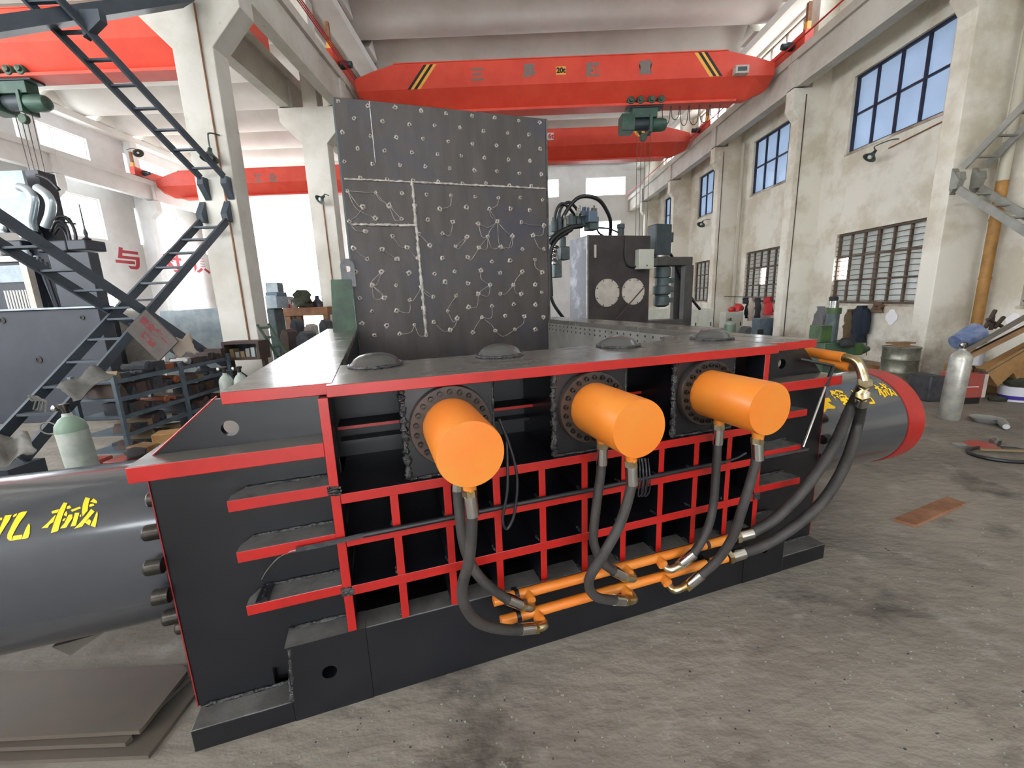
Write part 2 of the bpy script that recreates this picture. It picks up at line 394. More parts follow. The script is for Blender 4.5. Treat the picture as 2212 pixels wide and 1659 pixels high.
def pillar_left(y):
    b = MB()
    b.prism([(XL-.02, 0), (XL-.02, 9.12), (-16.65, 9.12), (-16.65, 6.66), (-16.05, 6.66), (-16.05, 6.2), (-16.4, 5.9), (-16.4, 0)][::-1], 'y', y-.16, y+.16)
    return b.build('pillar_left', 'plaster_hazy', smooth=0, kind='structure')
for y in PY[1:]: pillar_left(y)
# crane runway beams, one per bay, each with a wide top flange and thick ends
def runway(xc, y0, y1, m):
    b = MB(); h = .13
    b.box((xc-h, y0, 6.68), (xc+h, y1, 7.3)); b.box((xc-.21, y0, 7.3), (xc+.21, y1, 7.5))
    for ya in (y0, y1-.16): b.box((xc-.19, ya, 6.68), (xc+.19, ya+.16, 7.3))
    b.build('runway_beam', m, smooth=0, kind='structure')
ys = [YB]+PY[1:]+[YE]
for i in range(len(ys)-1):
    for xc, m in ((7.5, 'concrete'), (-4.3, 'concrete'), (-5.6, 'concrete'), (-16.25, 'plaster_hazy')): runway(xc, ys[i]+.005, ys[i+1]-.005, m)
for xc in (7.5, -4.3, -5.6, -16.25):
    MB().box((xc-.03, YB, 7.5), (xc+.03, YE, 7.56)).build('crane_rail', 'flange_steel', smooth=0, kind='structure')
# conductor lines in red along the inner side of the runways
for x, z in ((-3.98, 7.56), (-3.98, 7.62), (-3.98, 7.68), (7.16, 7.58)):
    MB().tube([(x, YB, z), (x, YE, z)], .012 if x < 0 else .02, 6).build('conductor_line', 'sign_red', kind='structure')
# eaves beams that carry the roof
for x0, x1 in ((7.75, 8.3), (-4.75, -4.2), (-5.7, -5.15), (-17.1, -16.55)):
    MB().box((x0, YB, 9.1), (x1, YE, 9.34)).build('eaves_beam', 'roof_concrete', smooth=0, kind='structure')
MB().box((-5.2, YB, 9.34), (-4.7, YE, 9.9)).build('roof_gutter', 'roof_concrete', smooth=0, kind='structure')
# roof of trough-shaped concrete panels
def roof_panel(yc, x0, x1):
    b = MB(); n = 12; hw = 1.05; top = []; bot = []
    for i in range(n+1):
        t = -1+2*i/n; bot.append((yc+t*hw, 9.36+.56*abs(t)**2.2)); top.append((yc+t*hw, 9.44+.56*abs(t)**2.2))
    poly = bot+top[::-1]
    b.prism([(p[0], p[1]) for p in poly], 'x', x0, x1)
    return b.build('roof_panel', 'roof_concrete', smooth=50, kind='structure')
RP = [11.8+2.11*k for k in range(-9, 8)]
for yc in RP:
    roof_panel(yc, -4.72, 8.3); roof_panel(yc, -17.1, -5.2)
# wedge blocks between neighbouring panels on the eaves beams
for yc in RP[:-1]:
    for xa, sgn in ((7.75, -1), (-4.2, 1), (-5.7, -1), (-16.55, 1)):
        b = MB(); y = yc+1.055
        b.prism([(y-.42, 9.36), (y+.42, 9.36), (y, 9.78)], 'x', min(xa-sgn*.3, xa+sgn*.12), max(xa-sgn*.3, xa+sgn*.12))
        b.build('roof_wedge', 'roof_concrete', smooth=0, kind='structure')

# windows of the right wall
wn = [0]
def window(name, c, z0, z1, cols, rows, fm_, gm, bars=0, w=1.17, divs=None, missing=()):
    wn[0] += 1
    r = bpy.data.objects.new('window_%d' % wn[0], None); COL.objects.link(r); r['kind'] = 'structure'; r.location = Vector((XW+.1, c, z0))*S; r.empty_display_size = .1
    H = z1-z0; t = .028
    f = MB(); f.box((-.03, -w, 0), (.03, -w+.05, H)); f.box((-.03, w-.05, 0), (.03, w, H)); f.box((-.03, -w+.05, 0), (.03, w-.05, .05)); f.box((-.03, -w+.05, H-.05), (.03, w-.05, H))
    f.build('window_frame', fm_, r, smooth=0)
    for i in range(1, cols):
        y = -w+2*w*i/cols; tt = t*(1.5 if (divs and i in divs) else .8)
        MB().box((-.025, y-tt, .05), (.025, y+tt, H-.05)).build('mullion', fm_, r, smooth=0)
    zs = [H*k/rows for k in range(rows+1)]
    for k in range(1, rows): MB().box((-.02, -w+.05, zs[k]-t*.8), (.02, w-.05, zs[k]+t*.8)).build('transom', fm_, r, smooth=0)
    for i in range(cols):
        for k in range(rows):
            if (i, k) in missing: continue
            y0, y1 = -w+2*w*i/cols, -w+2*w*(i+1)/cols
            MB().box((.032, y0, zs[k]), (.042, y1, zs[k+1])).build('pane', gm, r, smooth=0)
    for q in range(bars):
        z = H*(q+.6)/bars
        pts = [(-.06, -w+2*w*i/14, z+random.uniform(-.012, .012)) for i in range(15)]
        MB().tube(pts, .009, 5).build('guard_bar', fm_, r, smooth=0)
    s_ = MB().box((-.12, -w-.04, -.05), (.0, w+.04, 0)).build('window_sill', 'plaster', r, smooth=0)
    return r
for c in WC[1:]:
    if c+1.2 > YE: continue
    near = c > 5
    window('upper', c, *R_UP, 4, 2, 'frame_navy', 'glass_blue')
    window('lower', c, *R_LO, 6, 3, 'frame_rust', 'glass_grey', bars=14 if near and c < 16 else (10 if near else 0), divs=(3,), missing=((5, 1),) if abs(c-9.93) < .1 else ((3, 1),) if abs(c-14.1) < .1 else ())
# clear glazing of the bright openings
def clear_glass():
    m = bpy.data.materials.new('clear_glass'); m.use_nodes = True; nt = m.node_tree; N = nt.nodes; L = nt.links; N.remove(N['Principled BSDF'])
    t = N.new('ShaderNodeBsdfTransparent'); t.inputs[0].default_value = (.97, .98, 1, 1); g = N.new('ShaderNodeBsdfGlossy'); g.inputs['Roughness'].default_value = .05
    x = N.new('ShaderNodeMixShader'); x.inputs[0].default_value = .05; L.new(t.outputs[0], x.inputs[1]); L.new(g.outputs[0], x.inputs[2]); L.new(x.outputs[0], N['Material Output'].inputs['Surface']); MATS['clear_glass'] = m
clear_glass()
def glaze(axis, pos, a0, a1, z0, z1, cols, fm_):
    wn[0] += 1
    r = bpy.data.objects.new('window_%d' % wn[0], None); COL.objects.link(r); r['kind'] = 'structure'; r.empty_display_size = .1
    r.location = Vector((pos, (a0+a1)/2, z0) if axis == 'x' else ((a0+a1)/2, pos, z0))*S; w = (a1-a0)/2; H = z1-z0; t = .03
    def bx(u0, u1, w0, w1, d): return MB().box((-d, u0, w0), (d, u1, w1)) if axis == 'x' else MB().box((u0, -d, w0), (u1, d, w1))
    f = MB()
    for q in (bx(-w, -w+t, 0, H, .03), bx(w-t, w, 0, H, .03), bx(-w+t, w-t, 0, t, .03), bx(-w+t, w-t, H-t, H, .03)):
        k = len(f.v); f.v += q.v; f.f += [tuple(i+k for i in g) for g in q.f]; f.m += q.m
    f.build('window_frame', fm_, r, smooth=0)
    for i in range(1, cols): u = -w+2*w*i/cols; bx(u-t*.6, u+t*.6, t, H-t, .025).build('mullion', fm_, r, smooth=0)
    for i in range(cols): bx(-w+2*w*i/cols+.001, -w+2*w*(i+1)/cols-.001, .001, H-.001, .004).build('pane', 'clear_glass', r, smooth=0)
for c in WC:
    if c+1.2 < YE and c > 5: glaze('x', XW+.12, c-1.5, c+1.5, *R_HI, 4, 'frame_rust')
for h in eh[:3]+eh[4:]: glaze('y', YE+.12, *h, 2, 'sign_white')
for h in lh[2:]:
    if h[0] > 9: glaze('x', XL-.12, *h, 2, 'sign_white')

# ------------------------------------------------------------------ the scrap baler (coordinates u, v, w in its own axes)
BL = thing('hydraulic_baler', 'huge black scrap baler with red-edged ribs, orange cylinders and an upright speckled lid', 'baler', MO, MYAW)
BR = ['black_paint', 'red_paint']
# foot and front base plate, lifting holes at both ends
b = MB(); UE = 3.42
b.box((0, 0, 0), (.36, .11, .1)); b.box((UE-.36, 0, 0), (UE, .11, .1))
b.holed(.36, .67, 0, .355, .511, .19, .03, 0, .11); b.holed(UE-.67, UE-.36, 0, .355, UE-.511, .19, .03, 0, .11)
b.box((.67, 0, 0), (UE-.67, .11, .355))
def sheen_tops(b, mi, zmin=.05):  # level faces take the colour that imitates reflected light
    for i, f in enumerate(b.f):
        zs = [b.v[k][2] for k in f]
        if max(zs)-min(zs) < 1e-6 and zs[0] > zmin: b.m[i] = mi
    return b
sheen_tops(b, 1).build('base_plate', ['black_paint', 'rib_sheen'], BL, bevel=.004)
MB().box((.02, .1, 0), (UE-.02, 4.1, .1)).build('bottom_plate', 'black_deep', BL)
# side panels beside the grid
def sq(b, u0, u1, w0, w1, hole):
    h = hole
    b.box((u0, .11, w0), (h[0], .14, w1)); b.box((h[1], .11, w0), (u1, .14, w1))
    b.box((h[0], .11, w0), (h[1], .14, h[2])); b.box((h[0], .11, h[3]), (h[1], .14, w1))
for a, hole in (((.0, .61), (.275, .345, .1, .19)), ((UE-.61, UE), (UE-.345, UE-.275, .1, .19))):
    b = MB(); sq(b, a[0], a[1], .1, 1.135, hole); b.build('side_panel', 'black_paint', BL)
    MB().box((a[0]+.02, .16, .1), (a[1]-.02, .2, 1.13)).build('inner_panel', 'black_deep', BL)
for u0, u1 in ((-.012, .014), (UE-.014, UE+.012)):
    MB().box((u0, .118, .1), (u1, 1.1, 1.13)).build('end_plate', 'black_paint', BL)
    MB().box((u0 if u0 < 1 else u1-.004, .1125, .1), (u0+.004 if u0 < 1 else u1, .118, 1.13)).build('end_edge', 'edge_red', BL)
# shelves under the sloped shoulders
MB().box((-.012, 0, 1.132), (.603, 1.05, 1.19), 0, 1).build('shelf_plate', ['top_steel', 'red_paint'], BL, bevel=.003)
MB().box((2.818, 0, 1.14), (UE-.03, 1.05, 1.195), 0, 1).build('shelf_plate', ['top_steel', 'red_paint'], BL, bevel=.003)
# shoulder panels, each with a round hole
hu = mv(497, 925, .12)
b = MB(); b.holed(hu.x-.045, .605, 1.19, 1.372, hu.x, hu.z, .03, .12, .15)
b.prism([(.02, 1.19), (hu.x-.045, 1.19), (hu.x-.045, 1.372), (min(.245, hu.x-.05), 1.372)], 'y', .12, .15); b.build('shoulder_panel', 'black_paint', BL)
b = MB(); b.tube([(.02, .118, 1.19), (.25, .118, 1.385)], .0032, 5); b.build('shoulder_edge', 'red_paint', BL)
hu2 = mv(1689, 786, .12)
b = MB(); b.holed(2.82, hu2.x+.07, 1.195, 1.372, hu2.x, hu2.z, .03, .12, .15)
b.prism([(hu2.x+.07, 1.195), (3.38, 1.195), (3.2, 1.372), (hu2.x+.07, 1.372)], 'y', .12, .15); b.build('shoulder_panel', 'black_paint', BL)
for u0, u1 in ((.27, .6), (2.83, 3.18)):
    MB().box((u0, .3, 1.19), (u1, .33, 1.36)).build('inner_panel', 'black_deep', BL)
def bead(p, q, r=.008, n=None, name='weld_bead', par=BL):
    m_ = 'weld_spot' if name == 'seam_bead' else 'weld'
    p = Vector(p); q = Vector(q); n = n or max(4, int((q-p).length/.012))
    MB().tube([p.lerp(q, i/n)+Vector((random.uniform(-.2, .2)*r, random.uniform(-.2, .2)*r, random.uniform(-.2, .2)*r)) for i in range(n+1)], [r*random.uniform(.6, 1.25) for _ in range(n+1)], 6).build(name, m_, par, smooth=60)
# short ribs left and right of the grid: red front edge, grey sheen painted on top, welded at the back
for u0, u1, w0, w1 in ((.258, .603, .972, 1.017), (.258, .603, .765, .81), (.258, .603, .538, .581), (2.818, 3.135, .982, 1.022), (2.818, 3.115, .772, .812), (2.818, 3.135, .565, .605)):
    b = MB(); c = .05 if u0 < 1 else -.05
    out = [(u0, 0), (u1, 0), (u1, .112), (u0, .112)]
    if u0 < 1: out = [(u0, 0), (u1, 0), (u1, .112), (u0+.03, .112), (u0, .05)]
    else: out = [(u0, 0), (u1, 0), (u1, .05), (u1-.03, .112), (u0, .112)]
    b.prism(out, 'z', w0, w1)
    for i, f in enumerate(b.f):
        if all(abs(b.v[k][1]) < 1e-6 for k in f): b.m[i] = 1
    b.build('rib_plate', ['rib_sheen', 'red_paint'], BL, smooth=0, bevel=.002)
    bead((u0+.035, .104, w1+.002), (u1, .104, w1+.002), .0065)
for u0, u1, w in ((.02, .35, .1), (.39, .6, .355), (UE-.35, UE-.02, .1), (UE-.6, UE-.39, .355)): bead((u0, .106, w+.003), (u1, .106, w+.003), .008)
bead((.355, .0, .1), (.372, .11, .36), .012); bead((.362, .004, .1), (.378, .004, .35), .008)
# corner posts, grid rails and the short grid ribs between them
for uc in (.62, 2.8): MB().box((uc-.0175, 0, .355), (uc+.0175, .12, 1.362), 0, 1).build('corner_post', BR, BL, bevel=.002)
for w0, w1, v1 in ((.93, .973, .5), (.743, .785, .33), (.522, .566, .33)):
    MB().box((.638, -.002, w0), (2.782, v1, w1), 0, 1).build('grid_rail', BR, BL, bevel=.002)
for k in range(1, 10):
    u = .62+.218*k
    for w0, w1 in ((.785, .93), (.566, .743), (.355, .522)):
        MB().box((u-.016, 0, w0), (u+.016, .33, w1), 0, 1).build('grid_rib', BR, BL)
        bead((u-.017, .012, w0+.008), (u-.017, .05, w0+.006), .007, 4)
MB().box((.6, .335, .11), (2.82, .36, .93)).build('back_panel', 'black_deep', BL)
MB().box((.6, .44, .973), (2.82, .5, 1.362)).build('back_panel', 'black_deep', BL)
MB().box((.63, .3, 1.148), (2.79, .44, 1.162), 0, 1).build('inner_rail', ['black_deep', 'red_paint'], BL)
MB().box((.63, .36, 1.06), (2.79, .44, 1.075)).build('inner_rail', 'black_paint', BL)
for u, w in ((.62, .99), (.62, .545), (2.8, .55)):       # ground-down weld spots on the posts
    for k in range(3): bead((u-.024, -.001, w-.012+.012*k), (u+.024, -.001, w-.014+.012*k), .008, 5, 'weld_spot')
# top frame around the press chamber
TW = 1.41
for u0, u1, v0, v1, w in ((.283, .655, .045, 4.15, TW), (.635, 2.872, -.004, .545, TW-.002), (3.085, 3.235, .06, 4.2, TW), (2.872, 3.0851, .05, .545, TW-.001), (2.7, 3.08, .5449, .75, TW-.003)):
    pl = MB().box((u0, v0, w-.046), (u1, v1, w), 0, 1)
    pl.build('top_plate', ['top_steel', 'red_paint'], BL, bevel=.003)
MB().box((3.235, 1.0, TW-.046), (3.5, 4.2, TW)).build('top_plate', 'top_steel', BL)
# press chamber walls, black discs painting the shade of bolt holes on one side
MB().box((.6, .545, .1), (.655, 4.1, TW-.046)).build('chamber_wall', 'black_deep', BL)
MB().box((3.085, .5, .1), (3.14, 4.1, TW-.046)).build('chamber_wall', 'chamber_lit', BL)
MB().box((.655, 3.7, .1), (3.085, 3.78, TW-.046)).build('chamber_wall', 'black_deep', BL)
MB().box((.655, .545, .1), (3.085, .6, TW-.046)).build('chamber_wall', 'black_deep', BL)
b = MB()
for i in range(26):
    for w in (1.335, 1.285): b.lathe([(.011, 0), (.011, .003)], (3.085, .8+i*.11, w), (-1, 0, 0), 8)
b.build('hole_discs', 'stripe_black', BL, kind='stuff')
MB().box((3.14, 1.05, .1), (3.2, 4.1, TW-.046)).build('outer_wall', 'black_paint', BL); MB().box((.29, 1.05, .1), (.34, 4.1, TW-.046)).build('outer_wall', 'black_paint', BL)
# domed caps on the front beam
for px, py in ((812, 786), (1071, 764), (1323, 745), (1508, 728)):
    p = mz(px, py, TW)
    d = MB(); d.lathe([(.118, 0), (.118, .012), (.112, .014), (.1, .034), (.075, .05), (.04, .06), (.002, .063)], (p.x, .44, TW-.002), n=28)
    o = d.build('domed_cap', 'dome_steel', BL, smooth=60)
    MB().tube([(p.x+.121*cos(a), .44+.121*sin(a), TW+.004) for a in [2*pi*i/40 for i in range(41)]], [.009*random.uniform(.6, 1.2) for _ in range(41)], 6).build('weld_ring', 'weld', o, smooth=60)
# three orange ram cylinders on welded blocks
RC = (1.094, 1.757, 2.417); RWZ = 1.192
bolt_me = None
for u in RC:
    blk = MB().box((u-.186, .026, .973), (u+.186, .44, 1.362)).build('mounting_block', 'grey_paint' if 0 else 'black_paint', BL, bevel=.003)
    for s_, r_ in ((-1, .016), (1, .007)): bead((u+s_*.188, .03, .975), (u+s_*.188, .03, 1.36), r_, 40, 'weld_bead', blk)
    bead((u-.18, .022, .978), (u+.18, .022, .978), .007, 30, 'weld_bead', blk)
    c = MB().lathe([(.113, .36-.356), (.119, .006), (.119, .345), (.1165, .352), (.1165, .356)], (u, 0, RWZ), (0, -1, 0), 48).build('ram_cylinder', 'orange_paint', BL, smooth=30)
    MB().lathe([(.172, -.026), (.172, -.004), (.168, .004), (.122, .004)], (u, 0, RWZ), (0, -1, 0), 48).build('flange', 'flange_steel', c)
    for k in range(22):
        a = 2*pi*(k+.5)/22; ct = (u+.146*cos(a), -.004, RWZ+.146*sin(a))
        if bolt_me is None:
            bolt_me = MB().lathe([(.0115, 0), (.0115, .014), (.0105, .017), (.0062, .017), (.0062, .008)], (0, 0, 0), (0, -1, 0), 12).mesh('bolt', 'bolt_steel')
        link('bolt', bolt_me, c, loc=ct)
    for vv in (-.31, -.085): MB().lathe([(.03, 0), (.026, .012), (.024, .035)], (u-.003, vv, RWZ-.112), (0, 0, -1), 14).build('port_collar', 'orange_paint', c)
# manifold pipes along the base
def line_on(p0, p1, v): return mv(*p0, v), mv(*p1, v)
pu0, pu1 = line_on((1066, 1300), (1585, 1160), -.045); pl0, pl1 = line_on((1082, 1341), (1568, 1206), -.06)
wu = (pu0.z+pu1.z)/2; wl = (pl0.z+pl1.z)/2
PU = MB().cyl((pu0.x, -.045, wu), (pu1.x, -.045, wu), .0235, 16).build('manifold_pipe', 'orange_paint', BL)
PL = MB().cyl((pl0.x, -.06, wl), (pl1.x, -.06, wl), .0235, 16).build('manifold_pipe', 'orange_paint', BL)
for u in (pu0.x+.11, pu1.x-.19):
    for par, vv, ww in ((PU, -.045, wu), (PL, -.06, wl)):
        MB().lathe([(.026, -.01), (.026, .01)], (u, vv, ww), (1, 0, 0), 14).build('pipe_clamp', 'rubber_black', par)
        MB().box((u-.012, vv, ww-.012), (u+.012, .0, ww+.012)).build('clamp_block', 'black_paint', par)
def elbow_out(par, u, vv, ww, du):
    """orange stub towards the viewer with a brass elbow turned along u"""
    MB().lathe([(.02, 0), (.02, .045), (.023, .046), (.023, .058)], (u, vv, ww), (0, -1, -.35), 12).build('port_collar', 'orange_paint', par)
def hose(pts, r, ends, name='hydraulic_hose', m='rubber', brass=True):
    P = spline(pts, 8); h = MB().tube(P, r, 12).build(name, m, BL, smooth=60)
    for e in ends:
        A, B = (P[0], P[3]) if e == 0 else (P[-1], P[-4])
        d = (B-A).normalized(); L_ = .075
        MB().cyl(A-d*.004, A+d*L_, r*1.18, 14).build('ferrule', 'bright_steel', h)
        MB().cyl(A-d*.03, A-d*.004, r*1.28, 6).build('hex_nut', 'brass', h)
    return h
def hook(par, a, b_, c, r=.0185):
    """bent brass elbow through three points"""
    MB().tube(spline([a, b_, c], 6), r, 10).build('elbow', 'brass', par, smooth=60)
def pm(px, py, v): return mv(px, py, v)
HR = .0215
def vline(uv, zs): return [(uv[0], uv[1], z) for z in zs]
# first cylinder
f1 = RC[0]-.003
h = hose([(f1, -.31, 1.02), (f1+.002, -.31, .93), pm(1014, 1205, -.3), pm(998, 1285, -.26), pm(1030, 1342, -.22), pm(1095, 1360, -.17), pm(1150, 1357, -.13)], HR, (0, 1)); e = pm(1168, 1356, -.125)
hook(h, pm(1158, 1357, -.13), pm(1177, 1350, -.12), pm(1163, 1330, -.06))
h = hose([(f1, -.085, 1.02), (f1-.005, -.085, .92), pm(1003, 1180, -.1), pm(1035, 1245, -.12), pm(1085, 1287, -.12), pm(1122, 1304, -.11)], HR, (0, 1))
hook(h, pm(1130, 1309, -.11), pm(1149, 1312, -.1), pm(1143, 1288, -.045))
# second cylinder
f2 = RC[1]-.003
h = hose([(f2, -.31, 1.02), (f2, -.31, .93), pm(1340, 1130, -.3), pm(1305, 1195, -.28), pm(1272, 1255, -.24), pm(1290, 1290, -.2), pm(1345, 1297, -.14)], HR, (0, 1))
hook(h, pm(1350, 1298, -.135), pm(1370, 1294, -.12), pm(1352, 1270, -.06))
h = hose([(f2, -.085, 1.02), (f2-.005, -.085, .92), pm(1285, 1120, -.1), pm(1283, 1175, -.11), pm(1305, 1218, -.12), pm(1345, 1243, -.11)], HR, (0, 1))
hook(h, pm(1350, 1246, -.11), pm(1369, 1249, -.1), pm(1355, 1226, -.045))
# third cylinder
f3 = RC[2]-.003
h = hose([(f3, -.31, 1.02), (f3, -.31, .93), pm(1600, 1110, -.29), pm(1580, 1165, -.25), pm(1545, 1215, -.2), pm(1492, 1260, -.14)], HR, (0, 1))
hook(h, pm(1485, 1264, -.135), pm(1455, 1274, -.12), pm(1438, 1250, -.06))
h = hose([(f3, -.085, 1.02), (f3, -.085, .92), pm(1541, 1090, -.1), pm(1525, 1150, -.13), pm(1500, 1192, -.13), pm(1475, 1215, -.11)], HR, (0, 1))
hook(h, pm(1468, 1222, -.11), pm(1445, 1230, -.1), pm(1428, 1210, -.045))
for par, px, py, vv, ww in ((PU, 1140, 0, -.045, wu), (PU, 1352, 0, -.045, wu), (PU, 1424, 0, -.045, wu)):
    pass
for (px, py), par, vv, ww in (((1143, 1288), PU, -.045, wu), ((1355, 1226), PU, -.045, wu), ((1428, 1210), PU, -.045, wu), ((1163, 1330), PL, -.06, wl), ((1352, 1270), PL, -.06, wl), ((1438, 1250), PL, -.06, wl)):
    q = mv(px, py, vv-.03); MB().lathe([(.024, 0), (.022, .03), (.026, .031), (.026, .05)], (q.x, vv, ww), (0, -1, -.25), 12).build('port_collar', 'orange_paint', par)
# supply pipes at the far shoulder with two long hoses down to the manifold
sp = []
for a, c, u in (((1722, 756), (1822, 772), 3.4), ((1775, 778), (1838, 793), 3.43)):
    p0, p1 = mu(*a, u), mu(*c, u); sp.append((p0, p1))
    MB().cyl(p0, p1, .03, 16).build('supply_pipe', 'orange_paint', BL)
h1 = hose([mu(1858, 830, 3.4)+Vector((0, -.02, 0)), pm(1838, 880, .0), pm(1800, 965, -.09), pm(1742, 1050, -.12), pm(1680, 1115, -.1), pm(1630, 1147, -.06), (pu1.x+.04, -.045, wu)], .0285, (0, 1))
hook(h1, sp[0][1], mu(1852, 782, 3.4), mu(1859, 822, 3.4)+Vector((0, -.02, 0)), .025)
h2 = hose([mu(1863, 858, 3.43), pm(1852, 920, .0), pm(1822, 1010, -.1), pm(1775, 1085, -.14), pm(1715, 1138, -.12), pm(1650, 1178, -.08), (pl1.x+.04, -.06, wl)], .0285, (0, 1))
hook(h2, sp[1][1], mu(1862, 800, 3.43), mu(1864, 850, 3.43), .024)
# thin gas strut from the shoulder down to the rib
MB().cyl(pm(1800, 792, .02), pm(1783, 835, .0), .011, 10).build('strut_tube', 'black_paint', BL); MB().cyl(pm(1783, 835, .0), pm(1735, 965, -.02), .007, 10).build('strut_rod', 'bright_steel', BL)
MB().tube([pm(1728, 776, .1), pm(1800, 790, .02)], .009, 8).build('strut_arm', 'black_paint', BL)
MB().box((2.83, -.012, .772), (3.165, .02, .786)).build('strut_bracket', 'grey_paint', BL)
# conduit lying on the middle rail, its thin wire and clip on the lower rib
cd = MB().tube([pm(640, 1188, -.012), pm(700, 1176, -.012), pm(790, 1155, -.012)], .0105, 6).build('conduit_strip', 'grey_paint', BL)
zc = pm(1100, 1092, -.014).z
MB().tube(spline([pm(785, 1156, -.014), pm(900, 1133, -.014), pm(1100, 1092, -.014), pm(1300, 1053, -.014), pm(1430, 1025, -.014), pm(1560, 999, -.014)], 6), .0115, 10).build('conduit', 'rubber_black', BL, smooth=60)
MB().tube(spline([pm(1560, 999, -.014), pm(1590, 990, -.02), pm(1612, 978, -.03)], 5), .006, 8).build('cable', 'rubber_black', BL)
MB().tube(spline([pm(640, 1188, -.012), pm(605, 1202, .02), pm(580, 1228, .05), pm(566, 1251, .08)], 6), .0035, 6).build('wire', 'bright_steel', BL)
MB().box((.275, .115, .5), (.345, .2, .62)).build('socket_recess', 'stripe_black', BL)
p = mz(575, 1275, .585); MB().box((p.x-.022, .0, .581), (p.x+.022, .1, .59)).build('clip_plate', 'black_paint', BL)
for v_ in (.03, .07): MB().lathe([(.006, 0), (.006, .006)], (p.x, v_, .59), n=8).build('clip_bolt', 'bolt_steel', BL)
# loops of thin cable by the first two cylinders
MB().tube(spline([pm(1078, 905, -.03), pm(1100, 960, -.04), pm(1117, 1030, -.05), pm(1112, 1105, -.05), pm(1096, 1142, -.05), pm(1086, 1122, -.05), pm(1096, 1060, -.05), pm(1096, 990, -.04), pm(1094, 940, -.03)], 8), .0065, 8).build('cable_loop', 'rubber_black', BL, smooth=60)
for k in range(3):
    o_ = k*7
    MB().tube(spline([pm(1385+o_, 990, .0), pm(1390+o_, 1030, -.02), pm(1388+o_, 1062, -.02), pm(1378+o_, 1070, -.02), pm(1383+o_, 1030, -.02), pm(1380+o_, 990, .0)], 6), .005, 6).build('cable_loop', 'rubber_black', BL, smooth=60)
# main side cylinders
CV, CW, CR = .5, .70, .355
SL = MB().cyl((-2.6, CV, CW), (-.02, CV, CW), CR, 72).build('side_cylinder', 'cylinder_paint', BL, smooth=30)
SR = MB().cyl((UE+.01, CV, CW), (4.52, CV, CW), CR, 72).build('side_cylinder', 'cylinder_paint', BL, smooth=30)
MB().lathe([(CR-.02, 4.34), (CR+.005, 4.342), (CR+.005, 4.515), (CR-.01, 4.53), (.05, 4.53)], (0, CV, CW), (1, 0, 0), 72).build('end_band', 'red_paint', SR)
for s_, uu, par in ((-1, -.012, SL), (1, UE+.012, SR)):
    MB().lathe([(CR+.02, 0), (CR+.02, .01), (CR, .012)], (uu, CV, CW), (s_, 0, 0), 64).build('flange', 'black_paint', par)
    me = MB().lathe([(.03, 0), (.03, .05), (.025, .056), (.004, .056)], (0, 0, 0), (s_, 0, 0), 14).mesh('bolt', 'bolt_steel')
    for k in range(20):
        a = 2*pi*(k+.5)/20; link('bolt', me, par, loc=(uu+s_*.0, CV+(CR+.05)*cos(a), CW+(CR+.05)*sin(a)))
g_ = [mv(a, c, .42) for a, c in ((112, 1398), (226, 1366), (152, 1416))]
MB().prism([(p_.x, p_.z) for p_ in g_][::-1], 'y', .42, .5).build('support_gusset', 'steel_sheet', BL)
MB().prism([(3.72, .0), (3.82, .0), (3.82, .36), (3.72, .36)], 'y', .5, .62).build('cylinder_support', 'black_paint', BL)
# stencilled yellow characters, bent round the cylinders
def cyl_hit(px, py, R=CR):
    o = tom(EYEP); d = ray(px, py); d = Vector((d.dot(MU), d.dot(MV), d.z)); oy, oz = o.y-CV, o.z-CW
    A = d.y**2+d.z**2; B = 2*(oy*d.y+oz*d.z); Cc = oy*oy+oz*oz-R*R; D = B*B-4*A*Cc
    t = (-B-sqrt(max(D, 0)))/(2*A); h = o+d*t
    return h.x, atan2(h.z-CW, h.y-CV)
def wrap(polys, parent, name='painted_character'):
    bm = bmesh.new()
    for pl_ in polys:
        try: bm.faces.new([bm.verts.new((a, t, 0)) for a, t in pl_])
        except ValueError: pass
    bmesh.ops.triangulate(bm, faces=bm.faces[:]); bmesh.ops.subdivide_edges(bm, edges=bm.edges[:], cuts=3, use_grid_fill=True)
    bm.verts.ensure_lookup_table(); b = MB(); R = CR+.0022
    for v in bm.verts: b.v.append((v.co.x, CV+R*cos(v.co.y), CW+R*sin(v.co.y)))
    bm.verts.index_update()
    for f in bm.faces: b.f.append(tuple(v.index for v in f.verts)); b.m.append(0)
    bm.free(); return b.build(name, 'yellow_paint', parent, smooth=60)
k_ = 240/2212
def tr(pl_): return [cyl_hit(x*k_, 1060+y*k_) for x, y in pl_]
JI = [[(-120,560),(0,545),(55,540),(45,585),(-20,605),(-120,620)], [(110,500),(245,482),(190,600),(95,745),(0,900),(-30,960),(-90,980),(0,760),(60,620)],
      [(262,515),(290,478),(350,455),(335,500),(275,535)], [(385,450),(450,425),(550,415),(500,500),(410,620),(320,770),(255,900),(240,995),(190,990),(150,950),(155,880),(220,740),(300,580)],
      [(275,900),(455,875),(435,965),(245,995)], [(585,650),(608,700),(600,850),(570,935),(520,955),(440,965),(480,860),(530,740)]]
